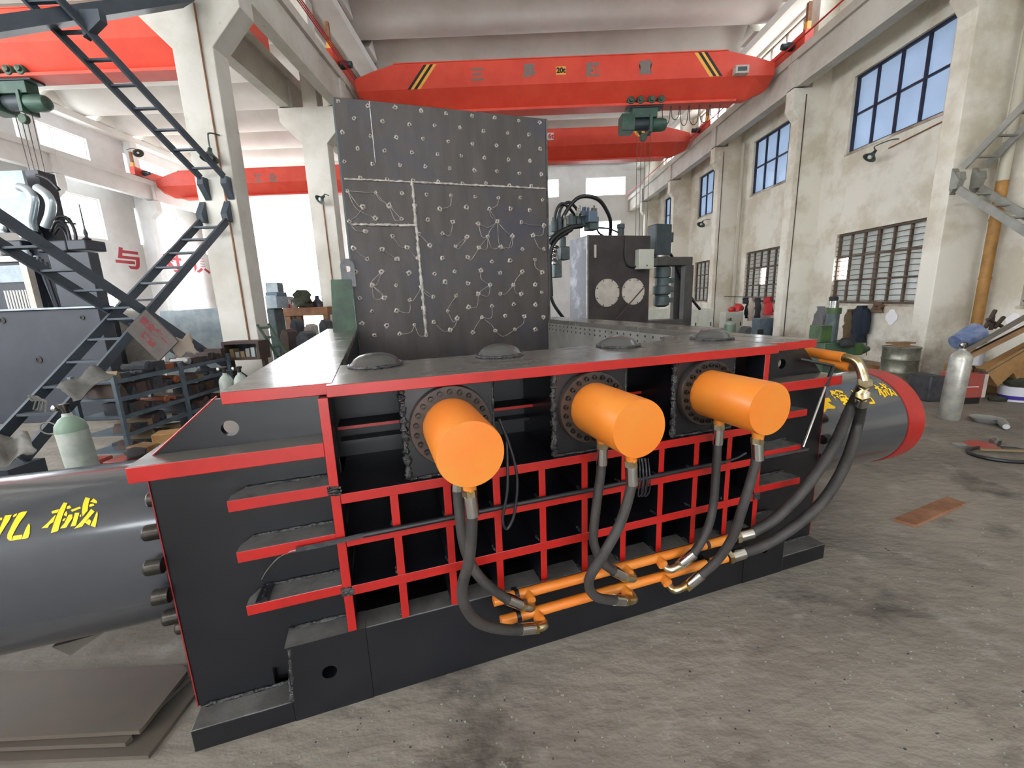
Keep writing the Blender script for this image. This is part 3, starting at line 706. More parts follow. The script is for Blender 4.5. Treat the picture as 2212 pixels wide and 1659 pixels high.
XIE = [[(1030,425),(1060,405),(1190,370),(1150,440),(1050,462)], [(1275,242),(1350,250),(1300,380),(1220,600),(1165,800),(1130,815),(1020,845),(1090,620),(1180,400)],
       [(1330,355),(1350,312),(1400,300),(1425,350),(1345,368)], [(1105,490),(1120,485),(1070,630),(1000,670),(960,738),(830,752),(940,660)],
       [(1300,440),(1330,405),(1350,460),(1330,515),(1275,490)], [(1250,590),(1265,565),(1320,545),(1290,600),(1260,612)],
       [(1375,478),(1450,475),(1450,545),(1400,570),(1330,730),(1290,745),(1200,755),(1290,650)], [(1420,385),(1600,318),(1615,355),(1440,425)],
       [(1500,445),(1590,440),(1560,540),(1520,690),(1480,705),(1410,715),(1460,590)], [(1590,500),(1620,470),(1625,515),(1600,528)],
       [(1710,135),(1800,158),(1770,250),(1750,400),(1690,470),(1650,515),(1635,430),(1660,260)], [(1800,225),(1870,158),(1940,215),(1930,260)], [(1780,305),(1800,270),(1870,265),(1885,300),(1790,328)],
       [(1820,365),(1890,420),(1790,530),(1690,650),(1640,715),(1480,760),(1600,640),(1720,500)], [(1780,565),(1825,605),(1790,695),(1700,640)], [(1940,412),(1955,470),(1935,600),(1905,730),(1810,700),(1870,570)]]
JI += [[(x_-1345, y_+170) for x_, y_ in XIE[i]] for i in (0, 1, 3)]
ji = [tr(p_) for p_ in JI]; xie = [tr(p_) for p_ in XIE]
wrap(ji, SL); wrap(xie, SL)
def centre(ps): q = [p_ for pl_ in ps for p_ in pl_]; return (min(a for a, t in q)+max(a for a, t in q))/2, (min(t for a, t in q)+max(t for a, t in q))/2
def moved(ps, px, py):
    c0 = centre(ps); c1 = cyl_hit(px, py); return [[(a-c0[0]+c1[0], t-c0[1]+c1[1]) for a, t in pl_] for pl_ in ps]
wrap(moved(ji, 1862, 857), SR); wrap(moved(xie, 1908, 842), SR)
def glyph(ch, px, py, size):
    V, F = text_polys(ch, size, .012); c1 = cyl_hit(px, py); return [[(c1[0]+V[i][0]+.12*V[i][1], c1[1]-V[i][1]/CR) for i in f] for f in F]
wrap(glyph('大', 1783, 872, .11), SR); wrap(glyph('锋', 1817, 860, .11), SR)
# upright lid, plug welds in staggered rows, crossing seams, tie wires
LV = 3.6; LU0, LU1, LW1 = .668, 3.1, 3.86
LID = MB().box((LU0, LV, .55), (LU1, LV+.07, LW1)).build('lid', 'lid_steel', BL, bevel=.004)
MB().box((LU0-.016, LV+.01, .55), (LU0, LV+.09, LW1)).build('edge_strip', 'pump_grey', LID); MB().box((LU1, LV-.004, .55), (LU1+.02, LV+.09, LW1)).build('edge_strip', 'grey_paint', LID)
spots = []
for vnt in range(5):
    b = MB(); n = 11; R = [random.uniform(.7, 1.35) for _ in range(n)]
    rings = []
    for rr, h_ in ((.025, 0), (.022, .008), (.013, .011), (.008, .004)):
        rings.append(b.pts([(rr*R[k]*cos(2*pi*k/n), -h_, rr*R[k]*sin(2*pi*k/n)) for k in range(n)]))
    for i in range(3):
        for k in range(n):
            q = (k+1) % n; b.f.append((rings[i]+k, rings[i]+q, rings[i+1]+q, rings[i+1]+k)); b.m.append(0)
    b.f.append(tuple(rings[3]+k for k in range(n))); b.m.append(1)
    spots.append(b.mesh('plug_weld', ['weld_spot', 'flange_steel'], 60))
row = 0; w = LW1-.05; pos = []
while w > 1.28:
    off = .05 if row % 2 == 0 else .195
    u = LU0+off
    while u < LU1-.02:
        j = .008 if w > 2.85 else .03
        pu_, pw_ = u+random.uniform(-j, j), w+random.uniform(-j, j); pos.append((pu_, pw_))
        o = link('plug_weld', random.choice(spots), LID, loc=(min(max(pu_, LU0+.03), LU1-.03), LV, pw_)); sc_ = random.uniform(.85, 1.05) if w > 2.85 else random.uniform(1., 1.4)
        o.scale = (sc_, 1.4 if w < 2.85 else 1, sc_); o.rotation_euler = (0, random.uniform(0, 6.28), 0)
        u += .289
    w -= .147; row += 1
sw = mv(900, 394, LV).z; sw2 = mv(830, 486, LV).z; su = mv(905, 560, LV).x
bead((LU0+.02, LV-.002, sw), (LU1-.01, LV-.002, sw), .014, 90, 'seam_bead', LID); bead((LU0+.04, LV-.002, sw2), (su, LV-.002, sw2), .018, 40, 'seam_bead', LID)
bead((su-.01, LV-.002, sw), (su+.02, LV-.002, 1.3), .02, 70, 'seam_bead', LID)
b = MB()
low = [p_ for p_ in pos if p_[1] < sw]
for _ in range(64):
    a = random.choice(low); c = min((q for q in low if q != a and random.random() < .6), key=lambda q: hypot(q[0]-a[0], q[1]-a[1]))
    m_ = Vector(((a[0]+c[0])/2+random.uniform(-.06, .06), LV-.012, (a[1]+c[1])/2-random.uniform(0, .09)))
    b.tube(spline([(a[0], LV-.005, a[1]), m_, (c[0], LV-.005, c[1])], 5), .0034, 4)
b.build('tie_wires', 'weld_spot', LID, kind='stuff')
bm_ = mv(797, 214, LV)
MB().cyl((bm_.x, LV-.003, LW1-.01), (bm_.x+.005, LV-.003, LW1-.62), .004, 6).build('scribe_line', 'steel', LID)
# hinge bracket with lifting eye beside the lid
b = MB(); b.prism([(.4, TW), (.652, TW), (.652, 1.98), (.44, 1.98)], 'y', 3.5, 3.56); b.build('hinge_bracket', 'dark_green', BL)
b = MB(); q = mv(751, 581, 3.57)
b.holed(q.x-.075, q.x+.075, q.z-.1, q.z+.04, q.x, q.z, .034, 3.55, 3.6)
b.prism([(q.x-.075, q.z+.04), (q.x+.075, q.z+.04), (q.x+.06, q.z+.085), (q.x+.03, q.z+.11), (q.x-.03, q.z+.11), (q.x-.06, q.z+.085)], 'y', 3.55, 3.6)
b.box((q.x-.075, 3.55, 1.9), (q.x+.075, 3.6, q.z-.1)); b.build('lifting_eye', 'grey_paint', BL)

# ------------------------------------------------------------------ overhead cranes
def hr(x0, y0, x1, y1, Y):
    """X and Z ranges of a pixel rectangle on the plane Y"""
    a, c = at(x0, (y0+y1)/2, Y), at(x1, (y0+y1)/2, Y); t, u = at((x0+x1)/2, y0, Y), at((x0+x1)/2, y1, Y)
    return a.x, c.x, u.z, t.z
def mr(x0, y0, x1, y1, v):
    a, c = mv(x0, (y0+y1)/2, v), mv(x1, (y0+y1)/2, v); t, u = mv((x0+x1)/2, y0, v), mv((x0+x1)/2, y1, v)
    return a.x, c.x, u.z, t.z
def crane(xa, xb, yf, dz, label, stripes=(), rail=(0, 0)):
    r = thing('overhead_crane', label, 'crane', (xa, yf, 7.56))
    o = Vector((xa, yf, 7.56)); L_ = xb-xa
    def p(x, y, z): return (x-o.x, y-o.y, z-o.z)
    zt, zm, zb = 7.86+dz, 7.26+dz, 6.82+dz
    # box girder: upright webs that fold inwards to a narrow bottom flange, sloped ends
    sec = [(0, 1), (0, 0), (.36, -1), (.54, -1), (.9, 0), (.9, 1)]
    def prof(x, top, mid, bot): return [p(x, yf+a, {1: top, 0: mid, -1: bot}[k]) for a, k in sec]
    st = [prof(xa+.35, 7.55+dz, 7.25+dz, 7.05+dz), prof(xa+.8, 7.7+dz, zm, zb), prof(xa+1.4, zt, zm, zb), prof(xb-1.6, zt, zm, zb), prof(xb-.9, 7.7+dz, zm, zb), prof(xb-.35, 7.55+dz, 7.25+dz, 7.05+dz)]
    b = MB(); k = [b.pts(s_) for s_ in st]
    for i in range(5):
        for j in range(6):
            q = (j+1) % 6; b.f.append((k[i]+j, k[i]+q, k[i+1]+q, k[i+1]+j)); b.m.append(0)
    b.f.append(tuple(k[0]+j for j in reversed(range(6)))); b.m.append(0); b.f.append(tuple(k[5]+j for j in range(6))); b.m.append(0)
    g = b.build('girder', 'crane_red', r, smooth=0)
    MB().box(p(xa+1.2, yf+.23, zb-.06), p(xb-1.2, yf+.67, zb)).build('bottom_flange', 'crane_red', r, smooth=0)
    MB().box(p(xa+1.4, yf-.02, zt), p(xb-1.6, yf+.92, zt+.02)).build('top_flange', 'crane_red', r, smooth=0)
    for x in (xa, xb):
        e = MB().box(p(x-.1, yf-.75, 7.58), p(x+.1, yf+1.35, 7.9)).build('end_truck', 'crane_red', r, smooth=0)
        for y in (yf-.5, yf+1.1): MB().lathe([(.1, -.05), (.1, .05)], p(x, y, 7.66), (1, 0, 0), 14).build('truck_wheel', 'bolt_steel', e)
        s_ = 1 if x == xa else -1
        MB().lathe([(.07, 0), (.1, .02), (.1, .16), (.075, .17), (.075, .3), (.05, .31)], p(x+s_*.12, yf-.35, 7.72), (s_, 0, 0), 14).build('travel_motor', 'motor_dark', e)
        MB().box(p(x-.05, yf-.72, 7.9), p(x+.05, yf-.6, 8.08)).build('buffer_box', 'crane_yellow', e, smooth=0)
        MB().box(p(x-.045, yf-.71, 8.08), p(x+.045, yf-.62, 8.5)).build('buffer_post', 'rust', e, smooth=0)
    for pl_, m in stripes:
        MB().prism([(q.x-o.x, q.z-o.z) for q in (at(a, c, yf-.002) for a, c in pl_)], 'y', -.004, -.001).build('warning_stripe', m, g, smooth=0)
    return r, g, o
def striped(quads): return quads
ST1 = [(((880, 194), (915, 140), (922, 139.5), (887, 193.5)), 'stripe_black'), (((887, 193.5), (922, 139.5), (929, 139), (894, 193)), 'crane_yellow'), (((894, 193), (929, 139), (936, 138.7), (901, 192.7)), 'stripe_black'), (((901, 192.7), (936, 138.7), (943, 138.4), (908, 192.4)), 'crane_yellow'),
       (((1533, 165.5), (1500, 114), (1508, 113.5), (1541, 165)), 'crane_yellow'), (((1541, 165), (1508, 113.5), (1515, 113), (1548, 164.5)), 'stripe_black'), (((1548, 164.5), (1515, 113), (1521, 112.6), (1554, 164.2)), 'crane_yellow'), (((1554, 164.2), (1521, 112.6), (1528, 112.2), (1561, 164)), 'stripe_black')]
c1, g1, o1 = crane(-4.3, 7.5, 12.5, 0, 'red overhead crane nearest the baler, marked 20t in yellow', ST1)
def on_crane(g, o, Y, body, px, py, size, m, bold=0.): 
    q = at(px, py, Y)-o; return lettering(body, size, q, (1, 0, 0), (0, 0, 1), m, 'painted_character', g, bold, .003)
for ch, px, py in (('三', 1031, 163), ('馬', 1143, 155), ('起', 1280, 152), ('重', 1394, 148)): on_crane(g1, o1, 12.5, ch, px, py, .36, 'letter_grey', .012)
def plate(g, o, Y, px0, py0, px1, py1, m, body, tm, size, bold=.01):
    x0, x1, z0, z1 = hr(px0, py0, px1, py1, Y)
    pl_ = MB().box((x0-o.x, -.014, z0-o.z), (x1-o.x, -.001, z1-o.z)).build('capacity_sign', m, g, smooth=0)
    lettering(body, size, ((x0+x1)/2-o.x, -.014, (z0+z1)/2-o.z), (1, 0, 0), (0, 0, 1), tm, 'sign_lettering', g, bold, .003)
plate(g1, o1, 12.5, 1201, 144, 1222, 162, 'crane_yellow', '20t', 'stripe_black', .17)
x0, x1, z0, z1 = hr(1586, 143, 1615, 161, 12.38)
fr = MB().box((x0-o1.x, -.2, z0-o1.z), (x1-o1.x, -.02, z1-o1.z)).build('floodlight', 'cover_white', c1, bevel=.01)
MB().box((x0-o1.x+.06, -.215, z0-o1.z+.05), (x1-o1.x-.06, -.2, z1-o1.z-.05)).build('floodlight_glass', 'motor_dark', fr)
ST2 = [(((1368, 272), (1377, 272), (1392, 294), (1383, 294.5)), 'stripe_black'), (((1377, 272), (1384, 272), (1399, 293.5), (1392, 294)), 'crane_yellow'), (((1361, 272), (1368, 272), (1383, 294.5), (1376, 295)), 'crane_yellow'), (((1384, 272), (1391, 272), (1405, 293), (1399, 293.5)), 'stripe_black')]
c2, g2, o2 = crane(-4.3, 7.5, 17.9, .22, 'red overhead crane farther down the hall, half hidden by the upright lid', ST2)
plate(g2, o2, 17.9, 1177, 287, 1196, 303, 'sign_white', '16t', 'sign_red', .25)
c3, g3, o3 = crane(-16.25, -5.6, 9.9, 0, 'red overhead crane of the side bay behind the near ladders')
c4, g4, o4 = crane(-16.25, -5.6, 20.4, 0, 'red overhead crane above the bright far doorway')
for ch, px, py in (('工', 557, 387), ('业', 590, 385)): on_crane(g4, o4, 20.4, ch, px, py, .4, 'letter_grey', .012)

# electric rope hoist: trolley, drum, gearbox, motor, ropes and hook block
def hoist(loc, label, ropelen, m='hoist_green'):
    r = thing('rope_hoist', label, 'hoist', loc)
    MB().box((-.5, -.16, -.12), (.5, .16, -.02)).build('trolley_frame', 'motor_dark', r, bevel=.01)
    for x in (-.42, -.16, .14, .4):
        w = MB().lathe([(.09, -.26), (.11, -.22), (.11, -.1), (.05, -.1)], (x, .02, .04), (0, 1, 0), 16).build('trolley_wheel', m, r)
        MB().lathe([(.06, 0), (.06, .05), (.02, .06)], (x, -.24, .05), (0, -1, 0), 12).build('wheel_cap', 'dark_green', w)
    MB().box((-.36, -.14, -.36), (.34, .14, -.12)).build('hoist_frame', m, r, bevel=.01)
    MB().lathe([(.12, -.28), (.15, -.27), (.15, .16), (.12, .17)], (0, 0, -.5), (1, 0, 0), 24).build('rope_drum', 'motor_dark', r)
    MB().prism([(-.22, -.7), (.22, -.7), (.26, -.5), (.2, -.26), (-.2, -.26), (-.26, -.5)], 'x', -.66, -.3).build('gearbox', m, r, bevel=.015)
    MB().lathe([(.15, .2), (.17, .22), (.17, .5), (.14, .6), (.08, .64)], (0, 0, -.52), (1, 0, 0), 20).build('hoist_motor', m, r)
    MB().box((.12, -.18, -.74), (.2, .18, -.3)).build('end_bracket', m, r, bevel=.01)
    MB().lathe([(.09, -.05), (.1, -.04), (.1, .04), (.09, .05)], (0, 0, -.82), (0, 1, 0), 16).build('guide_pulley', 'dark_green', r)
    for x in (-.18, -.06, .06, .2): MB().tube([(x, 0, -.6), (x*.8, 0, -ropelen)], .009, 5).build('wire_rope', 'bolt_steel', r)
    h = MB().lathe([(.05, -.1), (.14, -.08), (.14, .08), (.05, .1)], (0, 0, -ropelen), (0, 1, 0), 16).build('hook_block', 'crane_yellow', r)
    MB().tube(spline([(0, 0, -ropelen-.12), (0, 0, -ropelen-.25), (.08, 0, -ropelen-.34), (.02, 0, -ropelen-.42), (-.07, 0, -ropelen-.36)], 5), .025, 8).build('hook', 'bolt_steel', h)
    return r
hoist((3.86, 12.95, 6.84), 'green rope hoist hanging under the near 20t crane', 4.3)
hq = at(30, 165, 10.35); hoist((hq.x, 10.35, 6.84), 'green rope hoist under the side bay crane at the picture edge', 3.0)
# festoon cables under the crane
x = 4.35
for i in range(6):
    w_ = .24 if i > 2 else .2; d_ = (.42, .3, .46, .45, .4, .3, .22)[i]
    MB().tube(spline([(x, 12.9, 6.765), (x+.03, 12.9, 6.72-d_*.75), (x+w_/2+.02, 12.9, 6.72-d_), (x+w_, 12.9, 6.72-d_*.75), (x+w_+.03, 12.9, 6.765)], 5), .011, 5).build('festoon_cable', 'brass' if 0 else 'scrap_rust', None,
        label='thin festoon cable loop under the near crane, %s from the hoist' % ('first', 'second', 'third', 'fourth', 'fifth', 'sixth')[i], category='cable', group='festoon loops under the crane')
    x += w_+.05

# ------------------------------------------------------------------ ladders on the pillars
def ladder(A, B, width, n, label, m, tread=.12, stub=False, side=(1, 0, 0), name='steel_ladder', grp='ladders bolted to the pillars'):
    A = Vector(A); B = Vector(B); r = thing(name, label, 'ladder', A if A.z < B.z else B, group=grp); o = Vector(r.location)/S
    sd = Vector(side).normalized()*(width/2); d = (B-A).normalized(); up = d.cross(sd).normalized()
    for sg in (-1, 1):
        c = sd*sg; t = sd.normalized()*.018; h_ = up*.055
        b = MB(); P = [A+c-t-h_-o, A+c+t-h_-o, A+c+t+h_-o, A+c-t+h_-o]; Q = [x_+(B-A) for x_ in P]; k = b.pts(P+Q)
        for f in ((0,3,2,1), (4,5,6,7), (0,1,5,4), (1,2,6,5), (2,3,7,6), (3,0,4,7)): b.f.append(tuple(k+i for i in f)); b.m.append(0)
        b.build('stringer', m, r, smooth=0)
    for i in range(n):
        q = A.lerp(B, (i+.5)/n)-o; b = MB(); hz = Vector((d.x, d.y, 0)); hz = hz.normalized()*tread/2 if hz.length > .05 else Vector((0, tread/2, 0))
        P = [q-sd*1.1-hz, q+sd*1.1-hz, q+sd*1.1+hz, q-sd*1.1+hz]; b.v = [tuple(p_+Vector((0, 0, z_))) for z_ in (-.012, .012) for p_ in P]
        b.f = [(0,3,2,1), (4,5,6,7), (0,1,5,4), (1,2,6,5), (2,3,7,6), (3,0,4,7)]; b.m = [0]*6; b.build('rung', m, r, smooth=0)
    return r, o
def bracket(q, par, o, m, down):
    b = MB(); q = Vector(q)-o; s_ = -1 if down else 1
    b.prism([(q.y+.068, q.z), (q.y-.05, q.z), (q.y-.08, q.z+s_*.12), (q.y+.068, q.z+s_*.34)], 'x', q.x-.05, q.x+.05); b.build('wall_bracket', m, par, smooth=0)
ra, oa = ladder((-4.9, 7.5, 3.86), (-5.62, 5.55, 5.72), .39, 9, 'dark steel ladder climbing from the left pillar towards the roof', 'ladder_grey', .06)
for x_ in (-5.09, -4.7): bracket((x_, 7.53, 3.86), ra, oa, 'ladder_grey', True)
rb, ob = ladder((-5.0, 7.5, 3.16), (-5.06, 3.87, .33), .44, 12, 'crossed pair of dark steel stair flights below the bracket of the left pillar', 'ladder_grey', .14, name='crossed_stairs')
for x_ in (-5.2, -4.78): bracket((x_, 7.53, 3.16), rb, ob, 'ladder_grey', False)
MB().box((-.3, -.2, -.325), (.3, .12, -.03)).build('landing_step', 'ladder_grey', rb, smooth=0)
rc, oc = ladder((-5.12, 3.87, 2.95), (-5.0, 7.5, .37), .42, 12, 'x', 'ladder_grey', .14, name='rear_flight')
for ch in list(rc.children):
    ch.parent = rb; ch.location = (oc-ob)*S
bpy.data.objects.remove(rc)
# catwalk edge high at the picture corner
A, B = at(-90, 92, 5.2), at(408, 10, 7.45)
w_ = thing('catwalk', 'dark catwalk beam meeting the head of the near ladder', 'catwalk', A)
d = (B-A); b = MB(); n_ = Vector((d.y, -d.x, 0)).normalized()*.16
P = [Vector((0, 0, 0))-n_, n_, n_+d, d-n_]; b.v = [tuple(p_+Vector((0, 0, z_))) for z_ in (0, .17) for p_ in P]; b.f = [(0,3,2,1), (4,5,6,7), (0,1,5,4), (1,2,6,5), (2,3,7,6), (3,0,4,7)]; b.m = [0]*6
b.build('walkway_beam', 'ladder_grey', w_, smooth=0)
MB().prism([(-.12, -.2), (.14, -.02), (.14, .1), (-.1, .1)], 'y', -.05, .05).build('gusset', 'ladder_grey', w_, smooth=0).location = (at(200, 45, 6.1)-A)*S
rd, od = ladder((7.72, 7.5, 3.56), (7.95, 5.9, 5.2), .36, 7, 'pale steel ladder climbing from the right-hand pillar', 'ladder_light', .06)
for x_ in (7.56, 7.9): bracket((x_, 7.57, 3.5), rd, od, 'ladder_light', True)
re_, oe = ladder((7.7, 7.5, 3.22), (7.72, 3.87, .4), .36, 12, 'pale steel stair ladder dropping from the right-hand pillar out of the picture', 'ladder_light', .1)
for x_ in (7.54, 7.88): bracket((x_, 7.57, 3.24), re_, oe, 'ladder_light', False)
# rusted safety board hung on the crossing ladders
q0, q1, q2, q3 = (at(a, c, 4.55) for a, c in ((314, 670), (384, 738), (350, 778), (272, 714)))
ex = (q1-q0).normalized(); ey = (q0-q3); ey = (ey-ex*ey.dot(ex)).normalized(); Wd = (q1-q0).length; Hd = abs((q0-q3).dot(ey)); nz = ex.cross(ey)
ctr = (q0+q1+q2+q3)/4
sb = thing('safety_board', 'rusty tilted board with red lettering hung on the crossed ladders', 'sign', ctr)
b = MB(); P = [ex*(Wd/2*a)+ey*(Hd/2*c)+nz*z_ for z_ in (-.01, .01) for a, c in ((-1, -1), (1, -1), (1, 1), (-1, 1))]; b.v = [tuple(p_) for p_ in P]; b.f = [(0,3,2,1), (4,5,6,7), (0,1,5,4), (1,2,6,5), (2,3,7,6), (3,0,4,7)]; b.m = [0]*6
mat('board_grey', '564e4b', .75, col2='625852', vs=5); mat('board_red', '7c3036', .8)
b.build('board_panel', 'board_grey', sb, smooth=0)
lettering('安全第一', Wd*.2, ex*(-.02)+ey*(Hd*.17)+nz*.01, ex, ey, 'board_red', 'board_lettering', sb, .004, .003)
lettering('违章', Wd*.2, ex*(.0)+ey*(-Hd*.2)+nz*.01, ex, ey, 'board_red', 'board_lettering', sb, .004, .003)

# red slogan on the far left wall
for ch, px, py in (('与', 279, 562), ('时', 372, 571), ('俱', 434, 574)):
    q = atx(px, py, XL+.02); o = lettering(ch, .95, (XL, q.y, q.z), (0, 1, 0), (0, 0, 1), 'wall_red', 'wall_slogan', None, .03, .004, 1.45)
    o['label'] = 'large red painted character %s on the far left wall' % {'与': 'beside the big window', '时': 'half hidden by the stair ladder', '俱': 'next to the concrete pillar'}[ch]; o['category'] = 'slogan'; o['group'] = 'slogan characters'

# ------------------------------------------------------------------ lamps, conduits and downpipes
def lamp(loc, label, arm, tilt=(0, -.3, -1), r_=.13):
    r = thing('gooseneck_lamp', label, 'lamp', loc, group='gooseneck factory lamps'); t = Vector(tilt).normalized()
    h = MB().lathe([(.03, -.1), (.035, -.04), (.06, 0), (r_, .07), (r_+.004, .085), (r_-.006, .082), (.055, .01)], (0, 0, 0), t, 20).build('lamp_shade', 'lamp_green', r, smooth=60)
    MB().lathe([(.02, -.02), (.045, .03), (.05, .06), (.03, .09)], (0, 0, 0), t, 14).build('bulb', 'lamp_inside', h)
    MB().tube(spline([-t*.1]+[Vector(a) for a in arm], 6), .012, 6).build('lamp_arm', 'lamp_green', r)
q = at(453, 333, 7.42); lamp(q, 'dark bell lamp on the near left pillar beside the ladder', [(.0, .03, .26), (.0, .08, .34), (.1, .18, .34)])
q = at(695, 428, 11.6); lamp(q, 'dark bell lamp on the pillar just left of the upright lid', [(.05, .1, .12), (.12, .3, .1)], (-.5, -.6, -.7))
q = atx(1884, 334, 7.95); lamp(q, 'dark bell lamp on the right wall below the nearest upper window', [(.0, -.05, .15), (.15, -.25, .2), (.28, -.3, .2)], (-.6, .1, -.8))
q = atx(1516, 482, 7.95); lamp(q, 'dark bell lamp under the third upper window of the right wall', [(.1, 0, .12), (.28, -.1, .12)], (-.5, -.3, -.8), .16)
q = atx(297, 328, -16.2); lamp(q, 'grey bell lamp by the far left clerestory', [(-.1, .0, .14), (-.3, .0, .14), (-.46, 0, .1)], (.5, -.3, -.7), .2)
def run(name, pts, r_, m, label, cat='conduit', n=8):
    o = MB().tube(pts, r_, n).build(name, m, None); o['label'] = label; o['category'] = cat; return o
pts = [at(418, 2, 7.595), at(440, 140, 7.595), at(466, 330, 7.595), at(540, 735, 7.595)]
run('conduit', [Vector((pts[0].x, 7.595, 6.4)), Vector((pts[1].x, 7.595, pts[1].z)), Vector((pts[1].x+.02, 7.595, .9))], .014, 'rust', 'thin rusty conduit down the near left pillar')
q = at(697, 440, 11.8); run('conduit', [(q.x, 11.81, q.z), (q.x+.02, 11.81, .6)], .016, 'rust', 'thin rusty conduit down the pillar beside the lid')
run('conduit', [atx(2037, 262, 8.23), atx(1920, 320, 8.23)], .014, 'rust', 'thin conduit below the nearest upper window to the lamp')
for px, py0, py1, Y, m, lb, r_ in ((1597, 290, 650, 16.1, 'pipe_white', 'white downpipe beside the second pillar of the right wall', .05), (1660, 0, 0, 12.0, 'pipe_white', 'slim white downpipe near the first far pillar', .03)):
    if py0: q = atx(px, 450, 8.1); run('downpipe', [(8.12, q.y, 6.6), (8.12, q.y, 0)], r_, m, lb, 'pipe', 10)
q = atx(2142, 500, 8.05)
dp = thing('downpipe', 'thick ochre downpipe beside the right-hand pillar', 'pipe', (8.08, q.y, 0))
MB().cyl((0, 0, 0), (0, 0, 3.3), .075, 16).build('lower_pipe', 'pipe_ochre', dp); MB().cyl((0, 0, 3.3), (0, 0, 6.6), .07, 16).build('upper_pipe', 'pipe_white', dp)
for z in (.9, 1.75, 2.7, 3.9): MB().lathe([(.084, -.02), (.084, .02)], (0, 0, z), n=16).build('pipe_collar', 'pipe_ochre' if z < 3.3 else 'pipe_white', dp)
for y in PY[5:7]: run('crack_conduit', [(7.62, y-.172, .3), (7.64, y-.172, 6.5)], .012, 'scrap_rust', 'dark conduit down the side of the %s far pillar' % ('first' if y < 13 else 'second'))

# ------------------------------------------------------------------ power unit behind the baler (in the baler's axes)
TV = 5.2
def Q(px, py, v=TV): return mv(px, py, v)
u0, u1, w0, w1 = mr(1270, 508, 1403, 696, TV)
PUN = thing('power_unit', 'dark hydraulic oil tank with two round covers, valves and looping hoses', 'power unit', fm(0, 0, 0), MYAW)
MB().box((u0, TV, .22), (u1, TV+.68, w1)).build('oil_tank', ['tank_brown'], PUN, bevel=.008)
b = MB(); b.face([(u0-.004, TV+.68, .22), (u0-.004, TV, .22), (u0-.004, TV, w1), (u0-.004, TV+.68, w1)]); b.face([(u0-.03, TV+.68, .22), (u0-.004, TV+.68, .22), (u0-.004, TV+.68, w1), (u0-.03, TV+.68, w1)])
MB().box((u0-.02, TV+.005, .22), (u0, TV+.68, w1-.01)).build('tank_side', 'tank_grey', PUN); MB().box((u0-.024, TV-.01, .22), (u0+.004, TV+.006, w1)).build('corner_weld', 'steel', PUN)
for x_ in (u0+.1, u1-.1): MB().box((x_-.08, TV+.1, 0), (x_+.08, TV+.6, .22)).build('tank_foot', 'frame_dark', PUN)
for px, py, rx in ((1311, 633, 26), (1367, 630, 24)):
    p = Q(px, py); r_ = .5*abs(Q(px+rx, py).x-Q(px-rx, py).x)
    c = MB().lathe([(r_, 0), (r_, .02), (r_-.008, .026), (r_*.86, .026), (r_*.85, .022), (.01, .022)], (p.x, TV, p.z), (0, -1, 0), 40).build('tank_cover', 'cover_white', PUN)
    me = MB().lathe([(.011, 0), (.011, .012)], (0, 0, 0), (0, -1, 0), 8).mesh('cover_bolt', 'bolt_steel')
    for k in range(8): a = 2*pi*(k+.5)/8; link('cover_bolt', me, c, loc=(p.x+cos(a)*r_*.93, TV-.024, p.z+sin(a)*r_*.93))
p = Q(1285, 543); MB().box((p.x-.02, TV-.02, p.z-.11), (p.x+.02, TV, p.z+.11)).build('level_gauge', 'cover_white', PUN)
a0, a1 = Q(1330, 690, TV-.03), Q(1390, 622, TV-.03); MB().tube([a0, a1], .012, 6).build('steel_bar', 'scrap_rust', PUN)
x0, x1, z0, z1 = mr(1381, 538, 1413, 581, TV-.14); eb = MB().box((x0, TV-.14, z0), (x1, TV, z1)).build('switch_box', 'box_grey', PUN, bevel=.006)
MB().box((x0+.03, TV-.148, z0+.03), (x1-.02, TV-.14, z1-.03)).build('box_door', 'box_grey', eb); MB().lathe([(.012, 0), (.012, .01)], ((x0+x1)/2, TV-.148, z0+.06), (0, -1, 0), 10).build('box_lock', 'stripe_black', eb)
MB().tube(spline([Q(1352, 510, TV-.02), Q(1350, 550, TV-.03), Q(1355, 572, TV-.03), Q(1370, 577, TV-.03), Q(1384, 566, TV-.05)], 6), .014, 8).build('box_cable', 'rubber_black', PUN)
# motor and pump on a steel frame
MV_ = TV+.3
x0, x1, z0, z1 = mr(1407, 486, 1441, 553, MV_); mo = MB().box((x0, MV_-.14, z0), (x1, MV_+.14, z1)).build('drive_motor', 'motor_dark', PUN, bevel=.02)
MB().box((x1, MV_-.08, z0+.25), (x1+.09, MV_+.08, z1-.14)).build('terminal_box', 'motor_dark', mo, bevel=.01); MB().cyl(((x0+x1)/2, MV_, z0-.03), ((x0+x1)/2, MV_, z0), .2, 20).build('motor_flange', 'steel', mo)
x0, x1, z0, z1 = mr(1408, 557, 1481, 575, MV_); MB().box((x0, MV_-.2, z0), (x1, MV_+.2, z1)).build('frame_beam', 'frame_dark', PUN, bevel=.006)
xe = x1; ze = z0
x0, x1, _, _ = mr(1463, 575, 1481, 690, MV_); MB().box((x0, MV_-.2, .1), (x1, MV_-.08, ze)).build('frame_post', 'frame_dark', PUN, bevel=.006); MB().box((x0, MV_+.1, .1), (x1, MV_+.2, ze)).build('frame_post', 'frame_dark', PUN, bevel=.006)
zb_ = Q(1440, 690, MV_).z; MB().box((u1, MV_-.2, zb_-.12), (x1, MV_+.2, zb_)).build('frame_base', 'frame_dark', PUN, bevel=.006); MB().box((u1-.3, MV_-.1, .0), (x1, MV_+.2, .1)).build('frame_base', 'frame_dark', PUN)
p = Q(1430, 600, MV_); cx_ = p.x
